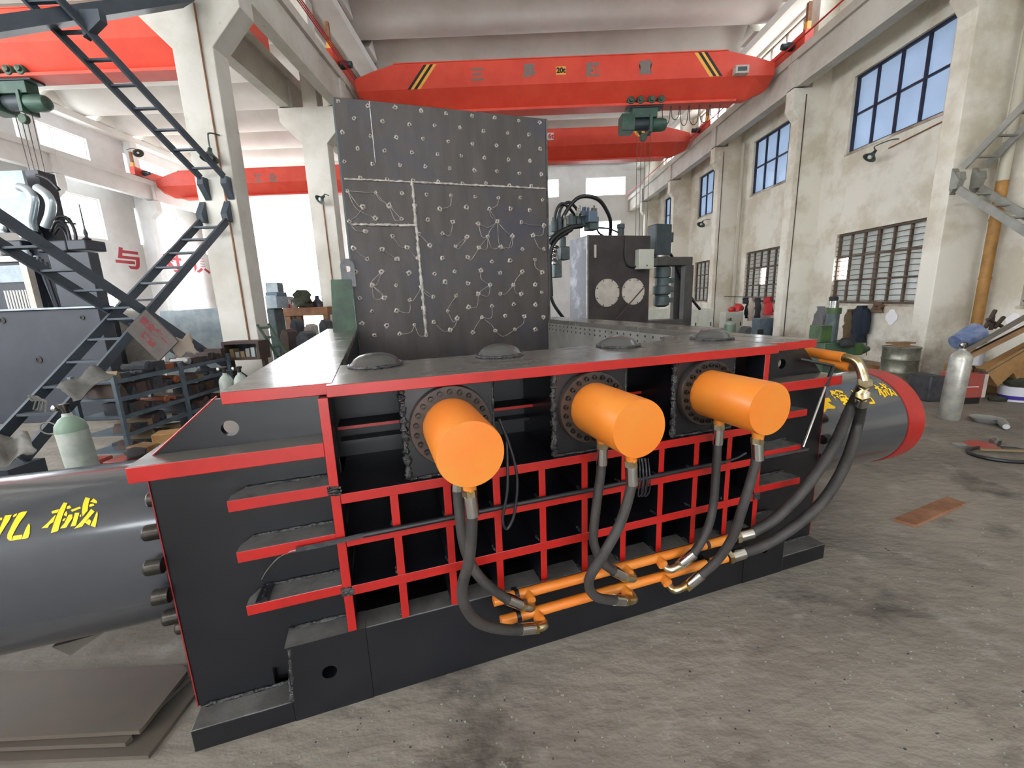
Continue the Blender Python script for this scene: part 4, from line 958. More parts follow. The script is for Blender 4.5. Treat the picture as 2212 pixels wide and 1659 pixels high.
pp = MB().lathe([(.1, 0), (.16, .02), (.16, .2), (.13, .22), (.13, .36), (.17, .38), (.17, .52), (.12, .55), (.15, .58), (.15, .74), (.08, .78)], (cx_, MV_, ze-.01), (0, 0, -1), 18).build('hydraulic_pump', 'pump_grey', PUN, smooth=30)
for dz_ in (.28, .45, .66): MB().box((cx_+.1, MV_-.08, ze-dz_-.05), (cx_+.24, MV_+.08, ze-dz_+.05)).build('pump_valve', 'pump_grey', pp, bevel=.01)
# valve blocks on top and on the left flank, hoses
for (a, c, d_, e, v_, m) in ((1267, 470, 1287, 498, TV+.2, 'pump_grey'), (1265, 458, 1284, 482, TV+.15, 'blue_steel'), (1222, 468, 1262, 490, TV+.3, 'pump_grey'), (1190, 486, 1222, 510, TV+.3, 'pump_grey'), (1207, 534, 1225, 562, TV+.2, 'pump_grey'), (1192, 563, 1208, 600, TV+.2, 'pump_grey')):
    x0, x1, z0, z1 = mr(a, c, d_, e, v_); MB().box((x0, v_-.12, z0), (x1, v_+.12, z1)).build('valve_block', m, PUN, bevel=.015)
for i, (a, c, d_, e) in enumerate(((1191, 470, 1201, 500), (1203, 462, 1213, 498), (1215, 466, 1224, 492), (1228, 462, 1240, 486), (1244, 466, 1256, 486), (1196, 545, 1206, 580), (1209, 505, 1222, 534))):
    x0, x1, z0, z1 = mr(a, c, d_, e, TV+.18); MB().lathe([((x1-x0)*.5, z0), ((x1-x0)*.5, z1-.06), ((x1-x0)*.32, z1-.05), ((x1-x0)*.32, z1)], ((x0+x1)/2, TV+.18, 0), n=10).build('solenoid_valve', ('pump_grey', 'motor_dark', 'steel')[i % 3], PUN)
for i in range(8):
    q = Q(1240+i*6+random.uniform(-2, 2), 466+random.uniform(-6, 8), TV+.18); MB().lathe([(.035, 0), (.035, .06), (.022, .065), (.022, .12), (.01, .13)], (q.x, TV+.1, q.z), (0, -.4, 1), 8).build('valve_fitting', random.choice(['steel', 'blue_steel', 'bright_steel']), PUN)
for i in range(6):
    q = Q(1194+random.uniform(0, 12), 525+i*9, TV+.1); MB().lathe([(.03, 0), (.03, .1), (.02, .11), (.02, .14)], (q.x, TV+.1, q.z), (-1, -.5, .1), 8).build('valve_fitting', 'bright_steel', PUN)
def uh(ps, r_, v_=TV): MB().tube(spline([Q(a, c, v_+dv) for a, c, dv in ps], 6), r_, 8).build('unit_hose', 'rubber_black', PUN, smooth=60)
uh([(1205, 500, .25), (1220, 462, .2), (1245, 430, .15), (1270, 424, .1), (1295, 433, .1), (1312, 458, .15), (1319, 480, .2), (1318, 508, .3)], .034)
uh([(1196, 490, .25), (1202, 455, .2), (1214, 440, .2), (1230, 450, .2), (1243, 468, .25)], .026); uh([(1200, 492, .3), (1212, 450, .25), (1228, 437, .2), (1243, 448, .2), (1252, 466, .25)], .026)
uh([(1186, 525, .0), (1205, 505, .0), (1232, 492, .05), (1258, 488, .1)], .042); uh([(1191, 640, .0), (1188, 560, .0), (1200, 520, .0), (1235, 495, .05)], .036)
uh([(1187, 630, .1), (1195, 655, .1), (1208, 675, .1), (1220, 690, .1)], .03)
uh([(1284, 480, .2), (1293, 502, .25), (1302, 508, .3)], .016); uh([(1290, 492, .2), (1315, 494, .2), (1335, 502, .3)], .016)
q = Q(1344, 492, TV+.25); MB().lathe([(.06, -.02), (.06, .16), (.075, .17), (.075, .24), (.03, .25)], (q.x, TV+.3, w1), n=14).build('filler_cap', 'motor_dark', PUN)
x0, x1, z0, z1 = mr(1222, 505, 1245, 690, TV+.4)
uh([(1441, 540, .35), (1455, 560, .4), (1470, 600, .4), (1490, 640, .45), (1512, 668, .5)], .028); uh([(1466, 582, .4), (1485, 625, .45), (1505, 660, .5)], .018)

# ------------------------------------------------------------------ cabinets, locker and small things along the right wall
def cabinet(px0, py0, px1, py1, Y, dep, m, name, label, cat='cabinet', doors=1):
    x0, x1, z0, z1 = hr(px0, py0, px1, py1, Y); r = thing(name, label, cat, ((x0+x1)/2, Y, 0)); h_ = z1; w_ = (x1-x0)/2
    MB().box((-w_, 0, .02), (w_, dep, h_)).build('cabinet_body', m, r, bevel=.008)
    for i in range(doors):
        a = -w_+2*w_*i/doors; d_ = MB().box((a+.02, -.015, .06), (a+2*w_/doors-.02, 0, h_-.04)).build('cabinet_door', m, r, bevel=.004)
        MB().box((a+2*w_/doors-.1, -.03, h_*.55), (a+2*w_/doors-.07, -.015, h_*.55+.12)).build('door_handle', 'stripe_black', d_)
    return r
cabinet(1476, 668, 1541, 712, 13.2, .5, 'cabinet_white', 'control_cabinet', 'long low white control cabinet behind the pump frame', doors=2)
cabinet(1398, 668, 1470, 712, 13.9, .5, 'cabinet_white', 'control_cabinet', 'white control cabinet half hidden by the pump frame')
cabinet(1568, 674, 1605, 712, 14.1, .45, 'cabinet_white', 'desk_cabinet', 'cream desk cabinet with red things on top by the wall')
lk = cabinet(1640, 688, 1674, 722, 12.45, .4, 'shelf_steel', 'tool_locker', 'open dark grey locker at the foot of the far pillar')
x0, x1, z0, z1 = hr(1640, 690, 1648, 720, 14.98); MB().box((-.28, -.02, .05), (-.1, -.016, .55)).build('locker_shade', 'stripe_black', lk)  # thin black sheet paints the shade inside the open locker
def lump(name, loc, size, m, label, cat, group=None, seed=0, flat=.6):
    """irregular crumpled solid"""
    rnd = random.Random(seed); bm = bmesh.new(); bmesh.ops.create_icosphere(bm, subdivisions=2, radius=1)
    for v in bm.verts:
        k = 1+rnd.uniform(-.22, .22); v.co = Vector((v.co.x*size[0]*k, v.co.y*size[1]*k, max(v.co.z, -flat)*size[2]*k))
    zm = min(v.co.z for v in bm.verts); b = MB(); bm.verts.ensure_lookup_table()
    for v in bm.verts: b.v.append((v.co.x, v.co.y, v.co.z-zm))
    for f in bm.faces: b.f.append(tuple(v.index for v in f.verts)); b.m.append(0)
    bm.free(); o = b.build(name, m, None, smooth=60, loc=loc); o['label'] = label; o['category'] = cat
    if group: o['group'] = group
    return o
def gas(loc, h_, r_, m, label, tilt=(0, 0), top='gas_grey', regulator=True):
    r = thing('gas_cylinder', label, 'gas cylinder', loc, group='gas cylinders'); r.rotation_euler = (tilt[0], tilt[1], 0)
    MB().lathe([(r_*.9, 0), (r_, .02), (r_, h_*.86), (r_*.92, h_*.9), (r_*.6, h_*.95), (r_*.34, h_*.97), (r_*.3, h_)], n=28).build('bottle', m, r, smooth=50)
    MB().lathe([(r_*1.005, h_*.84), (r_*1.005, h_*.86), (r_*.93, h_*.902), (r_*.61, h_*.952), (r_*.36, h_*.972)], n=28).build('shoulder_paint', top, r, smooth=50)
    v = MB().lathe([(.022, 0), (.022, .05), (.035, .05), (.035, .075), (.015, .08)], (0, 0, h_), n=12).build('valve', 'bolt_steel', r)
    if regulator:
        MB().lathe([(.018, 0), (.024, .006), (.024, .02), (.018, .024)], (-.05, -.02, h_+.05), (-.3, -1, .3), 14).build('gauge', 'steel', v)
        MB().cyl((0, 0, h_+.03), (-.09, -.02, h_+.04), .012, 8).build('regulator', 'bolt_steel', v)
    return r
q = atz(1577, 715, 0); q = Vector((7.1, 13.9, 0)); q = at(1577, 705, 13.4); gas((q.x, 13.4, 0), .78, .17, 'gas_green', 'stubby green gas cylinder beside the cream desk cabinet')
# seat leaning by the wall, bricks and red bits
q = at(1606, 705, 13.3); st = thing('discarded_seat', 'grey padded seat back leaning near the locker', 'chair', (q.x, 13.3, 0))
b = MB(); b.prism([(-.05, 0), (.18, .02), (.3, .5), (.22, .58), (.1, .5)], 'y', 0, .4); b.build('seat_shell', 'cloth_grey', st, bevel=.03)
q = at(1628, 716, 12.6); o = MB().box((-.18, 0, 0), (.18, .3, .1)).build('brick_stack', 'brick_red', None, loc=(q.x, 12.6, 0)); o['label'] = 'low orange brick slab beside the open locker'; o['category'] = 'brick'
for i, (px, py, m, lb, sz) in enumerate(((1583, 672, 'plastic_red', 'dark red canister on the cream desk cabinet', .1), (1597, 671, 'plastic_red', 'bright red helmet on the cream desk cabinet', .16))):
    q = at(px, py, 14.2); zt = hr(1568, 674, 1605, 712, 14.1)[3]; lump('red_helmet' if i else 'red_canister', (q.x, 14.3, zt), (sz, sz, sz), m, lb, 'helmet' if i else 'canister', seed=i)
# washing line with clothes below the second window
ya = 15.3
run('clothes_rail', [atx(1565, 640, 7.95), atx(1668, 644, 7.95)], .014, 'frame_rust', 'thin rail with hung clothes below a barred window', 'rail')
def garment(name, loc, w_, h_, m, label, cat='garment', group=None, seed=1, sleeves=False, axis='y', dep=.07):
    rnd = random.Random(seed); b = MB(); n = 10; R = []
    for i in range(n+1):
        t = i/n; ww = w_*(.45+.55*min(1, t*3.))*(1+rnd.uniform(-.12, .12)); dd = dep*(1+rnd.uniform(-.3, .3)); off = rnd.uniform(-.05, .05)*w_
        ring = []
        for k in range(12):
            a = 2*pi*k/12; rr = 1+.25*sin(3*a+i*.5+seed)
            x_, y_ = cos(a)*ww/2*rr+off, sin(a)*dd*rr
            ring.append((y_, x_, -h_*t) if axis == 'y' else (x_, y_, -h_*t))
        R.append(b.pts(ring))
    for i in range(n):
        for k in range(12): q_ = (k+1) % 12; b.f.append((R[i]+k, R[i]+q_, R[i+1]+q_, R[i+1]+k)); b.m.append(0)
    b.f.append(tuple(R[0]+k for k in range(12))); b.m.append(0); b.f.append(tuple(R[-1]+k for k in range(12))); b.m.append(0)
    if sleeves:
        for sg in (-1, 1):
            p_ = [(0, sg*w_*.35, -.1*h_), (.02, sg*w_*.52, -.35*h_), (.03, sg*w_*.5, -.75*h_)]
            if axis != 'y': p_ = [(c, a, z) for a, c, z in p_]
            b.tube(spline(p_, 4), [.07*h_*1.2]*9, 7, jit=.15)
    o = b.build(name, m, None, smooth=60, loc=loc); o['label'] = label; o['category'] = cat
    if group: o['group'] = group
    return o
for px, py, w_, h_, m, lb in ((1611, 643, .28, .2, 'cloth_navy', 'small teal cloth hung on the clothes rail'), (1624, 643, .25, .75, 'cloth_pale', 'pale scarf hung on the clothes rail'), (1616, 655, .2, .5, 'cloth_navy', 'narrow navy cloth hanging behind the pale scarf'), (1638, 643, .26, .85, 'cloth_dark', 'long dark trousers hung on the clothes rail'), (1661, 641, .4, .55, 'cloth_red', 'bright red jacket hung at the end of the rail')):
    q = atx(px, py, 7.92); garment('hung_cloth', (q.x, q.y, q.z), w_, h_, m, lb, seed=int(px), group='clothes on the rail')
q = atx(1862, 660, 8.1); garment('work_coat', (q.x, q.y, q.z), .3, .85, 'cloth_navy', 'dark navy work coat hanging on the right wall', seed=3, sleeves=True, dep=.1)
q = atx(1838, 668, 8.12); garment('work_coat', (q.x, q.y, q.z), .24, .68, 'cloth_khaki', 'khaki work coat hanging beside the navy one', seed=8, sleeves=False, dep=.08)
q = atx(1898, 653, 8.2); garment('brown_rag', (q.x, q.y, q.z), .26, .22, 'cloth_brown', 'brown rag draped over the window sill', 'rag', seed=5)
q = atx(1693, 663, 8.1)
run('wall_cable', [atx(1873, 682, 8.22), atx(1871, 760, 8.22), (8.22, 9.7, .1)], .008, 'scrap_dark', 'thin dark cable down the wall beside the coats')
for nm, px, py, rw, rh_, lb in (('wall_notice', 1925, 685, 14, 18, 'bare white patch shaped like a diamond on the right wall'), ('wall_notice', 1770, 675, 6, 14, 'small white patch on the wall behind the green jack'), ('wall_notice', 2190, 692, 20, 17, 'white patch on the wall above the stacked planks')):
    q = atx(px, py, 8.235); dy = abs(atx(px+rw, py, 8.235).y-q.y); dz = abs(atx(px, py-rh_, 8.235).z-q.z)
    b = MB(); b.prism([(dy*cos(a)*(.8+.2*abs(cos(2*a))), dz*sin(a)*(.8+.2*abs(cos(2*a)))) for a in [2*pi*k/16 for k in range(16)]], 'x', -.004, .004)
    o = b.build(nm, 'paper_white', None, loc=(8.242, q.y, q.z)); o['label'] = lb; o['category'] = 'notice'
# green hydraulic jack assembly standing behind the far shoulder
JY = 7.6
gj = thing('hydraulic_jack', 'green hydraulic cylinder standing upright beyond the far end of the baler', 'jack', (at(1805, 745, JY).x, JY, 0)); ox = at(1805, 745, JY).x
def jr(px0, py0, px1, py1): x0, x1, z0, z1 = hr(px0, py0, px1, py1, JY); return x0-ox, x1-ox, z0, z1
x0, x1, z0, z1 = jr(1784, 678, 1808, 740); MB().lathe([((x1-x0)/2, z0), ((x1-x0)/2, z1)], ((x0+x1)/2, 0, 0), n=20).build('jack_barrel', 'pump_grey', gj)
a0, a1, z0, z1 = jr(1783, 665, 1812, 678); MB().lathe([((a1-a0)/2, z0), ((a1-a0)/2, z1)], ((x0+x1)/2, 0, 0), n=20).build('jack_head', 'green_paint', gj)
a0, a1, z0, z1 = jr(1788, 650, 1806, 666); MB().lathe([((a1-a0)/2, z0), ((a1-a0)/2, z1)], ((x0+x1)/2, 0, 0), n=16).build('jack_rod', 'steel', gj)
a0, a1, z0, z1 = jr(1794, 640, 1808, 651); MB().box((a0, -.05, z0), (a1, .05, z1)).build('jack_valve', 'cloth_dark', gj, bevel=.02)
a0, a1, z0, z1 = jr(1760, 703, 1783, 738); MB().box((a0, -.15, z0), (a1, .15, z1)).build('oil_box', 'green_paint', gj, bevel=.008)
a0, a1, z0, z1 = jr(1762, 737, 1830, 765); MB().box((a0, -.2, .0), (a1, .2, z1)).build('jack_base', 'dark_green', gj, bevel=.02)
a0, a1, z0, z1 = jr(1820, 740, 1850, 765); MB().box((a0, -.16, z0), (a1, .16, z1)).build('pump_body', 'green_paint', gj, bevel=.02)
a0, a1, z0, z1 = jr(1850, 742, 1876, 766); MB().lathe([((z1-z0)/2, a0), ((z1-z0)/2*.9, (a0+a1)/2), ((z1-z0)/2*.4, a1)], (0, 0, (z0+z1)/2), (1, 0, 0), 16).build('pump_nose', 'dark_green', gj)
q = at(1826, 748, JY-.25); lump('black_rag', (q.x, JY-.26, q.z-.02), (.13, .08, .1), 'cloth_dark', 'black rag lying over the green jack', 'rag', seed=2)
q = atx(1773, 662, 8.12); garment('grey_overalls', (q.x, q.y, q.z), .34, .75, 'cloth_grey', 'grey overalls hung on the wall behind the green jack', seed=6)
# oil drum, lid and board
q = atz(1952, 835, 0); dm = thing('oil_drum', 'dented grey steel drum with a board on its lid', 'drum', (q.x+.1, q.y+.25, 0))
MB().lathe([(.25, 0), (.262, .012), (.25, .03), (.25, .2), (.262, .22), (.25, .24), (.25, .42), (.262, .44), (.25, .46), (.25, .62), (.262, .64), (.255, .65), (.245, .635), (.01, .632)], n=36).build('drum_body', 'drum_steel', dm, smooth=50)
MB().lathe([(.03, .632), (.03, .645)], (.1, -.08, 0), n=12).build('bung', 'steel', dm)
wb = thing('wooden_board', 'short brown board on a block on top of the drum', 'board', (q.x+.08, q.y+.25, .652)); MB().box((-.1, -.06, 0), (.1, .06, .05)).build('support_block', 'wood_pale', wb); MB().box((-.2, -.08, .05), (.18, .08, .075)).build('board_top', 'wood', wb)
q = at(1894, 780, 8.3); o = MB().lathe([(.1, 0), (.15, .12), (.16, .13), (.145, .12), (.02, .03)], n=20).build('basin', 'wood_pale', None, loc=(q.x, 8.3, 0.02)); o['label'] = 'brown basin on the floor between wall and drum'; o['category'] = 'basin'
# big gas cylinder, welder and clutter at the right edge
q = atz(2048, 905, 0); gas((q.x, q.y, 0), .9, .105, 'gas_silver', 'tall silver gas cylinder standing on the open floor by the red welder', (0, .035), 'gas_silver')
q = atz(2100, 880, 0)
x0, x1, z0, z1 = hr(2072, 830, 2126, 893, 5.75); wl_ = thing('welding_machine', 'worn red and grey welding machine behind the silver gas cylinder', 'welder', ((x0+x1)/2, 5.75, 0)); w_ = (x1-x0)/2
MB().box((-w_, 0, .09), (w_, .32, .44)).build('welder_case', 'welder_red', wl_, bevel=.02); MB().box((w_-.05, -.004, .1), (w_, 0, .43)).build('side_strip', 'cover_white', wl_)
MB().box((-w_+.03, .03, 0), (w_-.03, .29, .09)).build('welder_base', 'stripe_black', wl_); MB().box((-.12, -.008, .25), (.06, -.0, .262)).build('brand_stripe', 'sign_white', wl_); MB().tube(spline([(-.12, .15, .44), (-.1, .15, .52), (.1, .15, .52), (.12, .15, .44)], 5), .014, 8).build('carry_handle', 'bolt_steel', wl_)
x0, x1, z0, z1 = hr(2007, 815, 2040, 870, 5.95); o = MB().box((x0, 5.95, 0), (x1, 6.3, .38)).build('grey_crate', 'scrap_dark', None, bevel=.02); o['label'] = 'grey tool crate left of the silver gas cylinder'; o['category'] = 'crate'
q = at(2085, 827, 5.8); o = MB().box((-.07, -.05, 0), (.07, .05, .07)).build('small_box', 'plastic_red', None, bevel=.006, loc=(q.x, 5.9, .44)); o['label'] = 'small red and white box on the welding machine'; o['category'] = 'box'
q = at(2103, 820, 6.5); o = MB().lathe([(.07, 0), (.07, .2), (.03, .25), (.03, .29)], n=14).build('spray_bottle', 'plastic_white', None, loc=(q.x, 6.5, .42)); o['label'] = 'grey-white bottle behind the welding machine'; o['category'] = 'bottle'
o = MB().box((q.x-.25, 6.3, 0), (q.x+.45, 6.75, .42)).build('wooden_crate', 'wood_pale', None, bevel=.01); o['label'] = 'pale wooden crate behind the welding machine'; o['category'] = 'crate'
# slanted planks and sheets stacked on trestles against the right edge
def slab(pts, th, m, name, label, cat, group=None):
    P = [Vector(p_) for p_ in pts]; n_ = (P[1]-P[0]).cross(P[2]-P[0]).normalized()*th; c = sum(P, Vector())/len(P); b = MB(); n = len(P)
    b.v = [tuple(p_-c) for p_ in P]+[tuple(p_-c-n_) for p_ in P]; b.f = [tuple(range(n)), tuple(range(2*n-1, n-1, -1))]+[((i+1) % n, i, n+i, n+(i+1) % n) for i in range(n)]; b.m = [0]*len(b.f)
    o = b.build(name, m, None, smooth=0, loc=c); o['label'] = label; o['category'] = cat
    if group: o['group'] = group
    return o
slab([at(2082, 757, 5.5), at(2280, 645, 5.5), at(2280, 640, 6.0), at(2098, 745, 6.1)], .045, 'steel_sheet', 'steel_channel', 'long slanted grey steel plank above the cardboard at the right edge', 'plank', 'slanted planks')
slab([at(2086, 770, 5.62), at(2280, 672, 5.62), at(2280, 668, 6.0), at(2100, 758, 6.1)], .06, 'wood', 'wooden_plank', 'brown plank directly under the slanted steel one', 'plank', 'slanted planks')
slab([at(2100, 815, 5.85), at(2270, 715, 5.85), at(2270, 705, 6.15), at(2110, 800, 6.2)], .05, 'scrap_dark', 'steel_plank', 'dark plank at the bottom of the slanted stack', 'plank', 'slanted planks')
slab([at(2108, 795, 5.95), at(2262, 712, 5.95), at(2262, 790, 5.95), at(2188, 838, 5.95), at(2168, 802, 5.95), at(2135, 832, 5.95)], .12, 'cardboard', 'cardboard_sheet', 'crumpled brown cardboard under the slanted planks', 'cardboard')
q = at(2112, 740, 5.9); o = MB().lathe([(.1, -.3), (.16, .0), (.165, .01)], (0, 0, 0), (.9, 0, .35), 18).build('blue_basin', 'plastic_blue', None, loc=(q.x+.12, 6.05, q.z+.1)); o['label'] = 'blue plastic tub lying on the slanted planks'; o['category'] = 'tub'
for i, (a, c) in enumerate((((2128, 708), (2150, 670)), ((2133, 690), (2164, 705)), ((2148, 708), (2168, 685)), ((2140, 712), (2145, 682)))):
    o = MB().tube([at(*a, 6.3), at(*c, 6.35)], .026, 6).build('scrap_bar', 'scrap_rust', None); o['label'] = ('long rusty angle bar leaning up behind the slanted planks', 'rusty bar lying crosswise behind the slanted planks', 'short thick rusty bar nearest the white wall patch', 'short upright rusty bar behind the slanted planks')[i]; o['category'] = 'bar'; o['group'] = 'rusty bars above the planks'
q = atz(2200, 868, 0); bk = thing('paint_bucket', 'white bucket with a purple band and a camouflage cap on it', 'bucket', (q.x+.05, q.y+.1, 0))
MB().lathe([(.16, 0), (.19, .2), (.2, .22), (.18, .2), (.02, .18)], n=26).build('bucket_body', 'plastic_white', bk); MB().lathe([(.168, .03), (.176, .085)], n=26).build('purple_band', 'plastic_purple', bk)
lump('camouflage_cap', (q.x+.05, q.y+.1, .2), (.17, .15, .09), 'cloth_camo', 'camouflage cap lying on the white bucket', 'cap', seed=4)
q = atz(2155, 866, 0); lump('green_gloves', (q.x, q.y, 0), (.12, .09, .04), 'cloth_camo', 'dark green gloves on the floor by the bucket', 'gloves', seed=9)
# tools on the floor
q = atz(2130, 912, 0); o = MB().lathe([(.1, 0), (.15, .05), (.155, .06), (.145, .055), (.09, .02)], n=22).build('steel_pan', 'scrap_bright', None, loc=q); o['label'] = 'shallow steel pan on the floor by the right edge'; o['category'] = 'pan'
q = atz(2172, 930, 0); gr_ = thing('angle_grinder', 'small grey angle grinder lying beside the steel pan', 'grinder', q, radians(50)); MB().lathe([(.03, 0), (.04, .05), (.045, .2), (.03, .26)], (0, 0, .045), (1, 0, 0), 12).build('grinder_body', 'scrap_bright', gr_); MB().lathe([(.06, 0), (.06, .012)], (.29, 0, .02), n=16).build('grinding_disc', 'scrap_dark', gr_)
q = atz(2118, 965, 0); dr = thing('magnetic_clamp', 'worn red and steel clamp tool lying on the floor', 'clamp', q, radians(-8)); MB().lathe([(.13, 0), (.14, .02), (.1, .04), (.03, .05)], n=18).build('clamp_base', 'welder_red', dr); MB().box((-.24, -.05, .0), (-.02, .05, .025)).build('clamp_jaw', 'scrap_bright', dr); MB().lathe([(.03, 0), (.045, .02), (.045, .07), (.02, .09)], (.16, .04, 0), n=12).build('clamp_knob', 'steel', dr)
q = atz(2172, 985, 0); o = MB().tube([(q.x+.3*cos(a), q.y+.2*sin(a), .018) for a in [2*pi*k/40 for k in range(41)]], .018, 8).build('rubber_hoop', 'rubber_black', None); o['label'] = 'black rubber hoop lying on the floor at the right edge'; o['category'] = 'hoop'
o = MB().box((-.2, -.012, 0), (.2, .012, .02)).build('flat_bar', 'scrap_tan', None, loc=(q.x+.02, q.y+.04, .036), rotz=radians(-12)); o['label'] = 'thin tan flat bar lying across the rubber hoop'; o['category'] = 'bar'
slab([atz(1930, 1120, .022), atz(1978, 1134, .022), atz(2086, 1086, .022), atz(2045, 1072, .022)], .022, 'rust', 'rusty_plate', 'rusty rectangular steel offcut on the floor right of the baler', 'plate')
# stacked steel sheets in the near corner
for k, pl_ in enumerate((((-260, 1655), (320, 1632), (345, 1600), (428, 1490), (428, 1440), (-260, 1490)), ((-260, 1625), (270, 1605), (285, 1590), (282, 1580), (412, 1462), (402, 1437), (-260, 1468)), ((-260, 1608), (300, 1578), (312, 1566), (404, 1450), (396, 1436), (-260, 1462)))):
    z = .018*(k+1)+.004*k
    P = [atz(a, c, z) for a, c in pl_]; P = [p_ for p_ in P]
    slab(P[::1] if True else P, .018, 'steel_sheet', 'steel_sheet', ('bottom', 'middle', 'top')[k]+' sheet of the flat steel stack under the near cylinder', 'sheet', 'stacked steel sheets')
# chips and grit
rnd = random.Random(5); b = MB()
for _ in range(700):
    px, py = rnd.uniform(430, 2212), rnd.uniform(1000, 1655)
    if py < 1650-(px-415)*.32+15: continue
    q = atz(px, py, 0); s_ = rnd.uniform(.0015, .0042); b.box((q.x-s_, q.y-s_*rnd.uniform(.4, 1), 0), (q.x+s_, q.y+s_, s_*rnd.uniform(.4, 1)), rnd.choice((0, 0, 0, 1)))
o = b.build('floor_debris', ['scrap_bright', 'scrap_dark'], None, smooth=0); o['label'] = 'bright metal chips and grit scattered over the floor'; o['category'] = 'debris'; o['kind'] = 'stuff'

# ------------------------------------------------------------------ the press standing in the side bay behind the ladders
PYY = 6.55
x0, x1, z0, z1 = hr(0, 665, 238, 905, PYY); ZT = at(120, 664, PYY).z
PR = thing('hydraulic_press', 'big dark blue-grey press with hoses and pipes behind the crossed stairs', 'press', (x1, PYY, 0)); ox = x1
def pr(a, c, d_, e, Y=PYY): x0, x1, z0, z1 = hr(a, c, d_, e, Y); return x0-ox, x1-ox, z0, z1
b = MB(); b.box((-3.2, 0, 0), (0, .22, ZT-.03)); b.build('press_body', 'press_blue', PR, bevel=.01)
MB().box((-3.25, -.05, ZT-.03), (.02, .26, ZT)).build('press_table', 'press_light', PR, bevel=.004); MB().box((-3.2, .22, 0), (-1.2, 1.6, ZT-.03)).build('press_bed', 'press_blue', PR, bevel=.004)
for px, py, r_ in ((84, 777, .045), (178, 686, .03), (5, 692, .04)):
    q = at(px, py, PYY); MB().lathe([(r_, 0), (r_*1.3, .004), (r_*1.3, .01), (r_*.7, .012), (r_*.7, .004)], (q.x-ox, 0, q.z), (0, -1, 0), 18).build('body_port', 'stripe_black', PR)
a0, a1, z0, z1 = pr(120, 545, 206, 664, PYY+.05); MB().box((a0, .03, ZT), (a1, .2, z1)).build('oil_cabinet', 'press_blue', PR, bevel=.01)
a0, a1, z0, z1 = pr(-60, 553, 55, 664); MB().box((a0, .1, ZT), (a1, .3, z1)).build('panel_frame', 'press_blue', PR)
MB().box((a0, .05, z1-.08), (a1+.02, .14, z1)).build('panel_rail', 'cover_white', PR); MB().box((a1-.08, .05, ZT+.0), (a1+.02, .14, z1-.08)).build('panel_rail', 'cover_white', PR)
b0, b1, c0, c1_ = pr(-60, 553+20, 46, 610); MB().box((b0, .085, c0), (b1, .1, c1_)).build('front_panel', 'press_light', PR)
for i in range(8):
    a, a2, _, _ = pr(2+i*6.5, 620, 4.5+i*6.5, 660, PYY); MB().cyl(((a+a2)/2, .06, ZT), ((a+a2)/2, .06, ZT+.28), .014, 8).build('guide_rod', 'bright_steel', PR)
for i in range(7):
    a, a2, _, _ = pr(66+i*9, 560, 70+i*9, 660, PYY+.2); rr = random.choice((.02, .028, .035)); MB().cyl(((a+a2)/2, .25+.05*(i % 2), ZT), ((a+a2)/2-.08, .25, ZT+.95-.05*i), rr, 10).build('oil_pipe', random.choice(['press_light', 'press_blue', 'scrap_bright']), PR)
a0, a1, z0, z1 = pr(-60, 365, 42, 455, PYY+.2); MB().box((a0, .3, z0-.3), (a1, .34, z1)).build('upper_panel', 'press_light', PR)
a0, a1, z0, z1 = pr(20, 368, 92, 460, PYY+.5); MB().box((a0, .5, ZT), (a1, .75, z1)).build('upper_column', 'press_blue', PR)
for ps in (((42, 404), (60, 410), (72, 430), (70, 455), (66, 480), (70, 500)), ((80, 405), (100, 420), (110, 440), (108, 465), (98, 490))):
    MB().tube(spline([Vector((at(a, c, PYY+.25).x-ox, .25, at(a, c, PYY+.25).z)) for a, c in ps], 6), .062, 12).build('metal_hose', 'silver_hose', PR, smooth=60)
for k, ps in enumerate((((78, 378), (105, 388), (128, 410)), ((105, 500), (118, 478), (138, 485), (148, 520)), ((108, 505), (120, 490), (132, 500), (140, 525)), ((100, 495), (112, 468), (135, 470), (150, 500), (152, 525)), ((116, 462), (130, 475), (146, 492)), ((108, 475), (142, 480)))):
    MB().tube(spline([Vector((at(a, c, PYY+.4).x-ox, .4+.03*k, at(a, c, PYY+.4).z)) for a, c in ps], 6), .022 if k < 4 else .014, 8).build('press_hose', 'rubber_black', PR, smooth=60)
a0, a1, z0, z1 = pr(60, 505, 190, 545, PYY+.3)
for (a, c, d_, e, m) in ((150, 518, 192, 541, 'press_blue'), (60, 500, 80, 522, 'press_light'), (20, 480, 60, 500, 'press_blue'), (5, 520, 55, 552, 'press_blue'), (85, 520, 150, 545, 'press_blue')):
    a0, a1, z0, z1 = pr(a, c, d_, e, PYY+.4); MB().box((a0, .35, z0), (a1, .7, z1)).build('valve_block', m, PR, bevel=.02)
for i in range(9):
    q = at(8+i*9+random.uniform(-3, 3), 485+random.uniform(-12, 12)+i*3, PYY+.3); MB().lathe([(.03, 0), (.045, .02), (.045, .09), (.02, .1)], (q.x-ox, .35, q.z), (random.uniform(-.4, .4), -1, random.uniform(-.2, .6)), 8).build('valve_fitting', random.choice(['bright_steel', 'press_light', 'press_blue']), PR)
q = at(182, 520, PYY+.4); MB().lathe([(.03, 0), (.06, .03), (.02, .06), (.03, .12), (.012, .2), (.008, .55)], (q.x-ox, .45, q.z), n=10).build('antenna_valve', 'press_blue', PR)
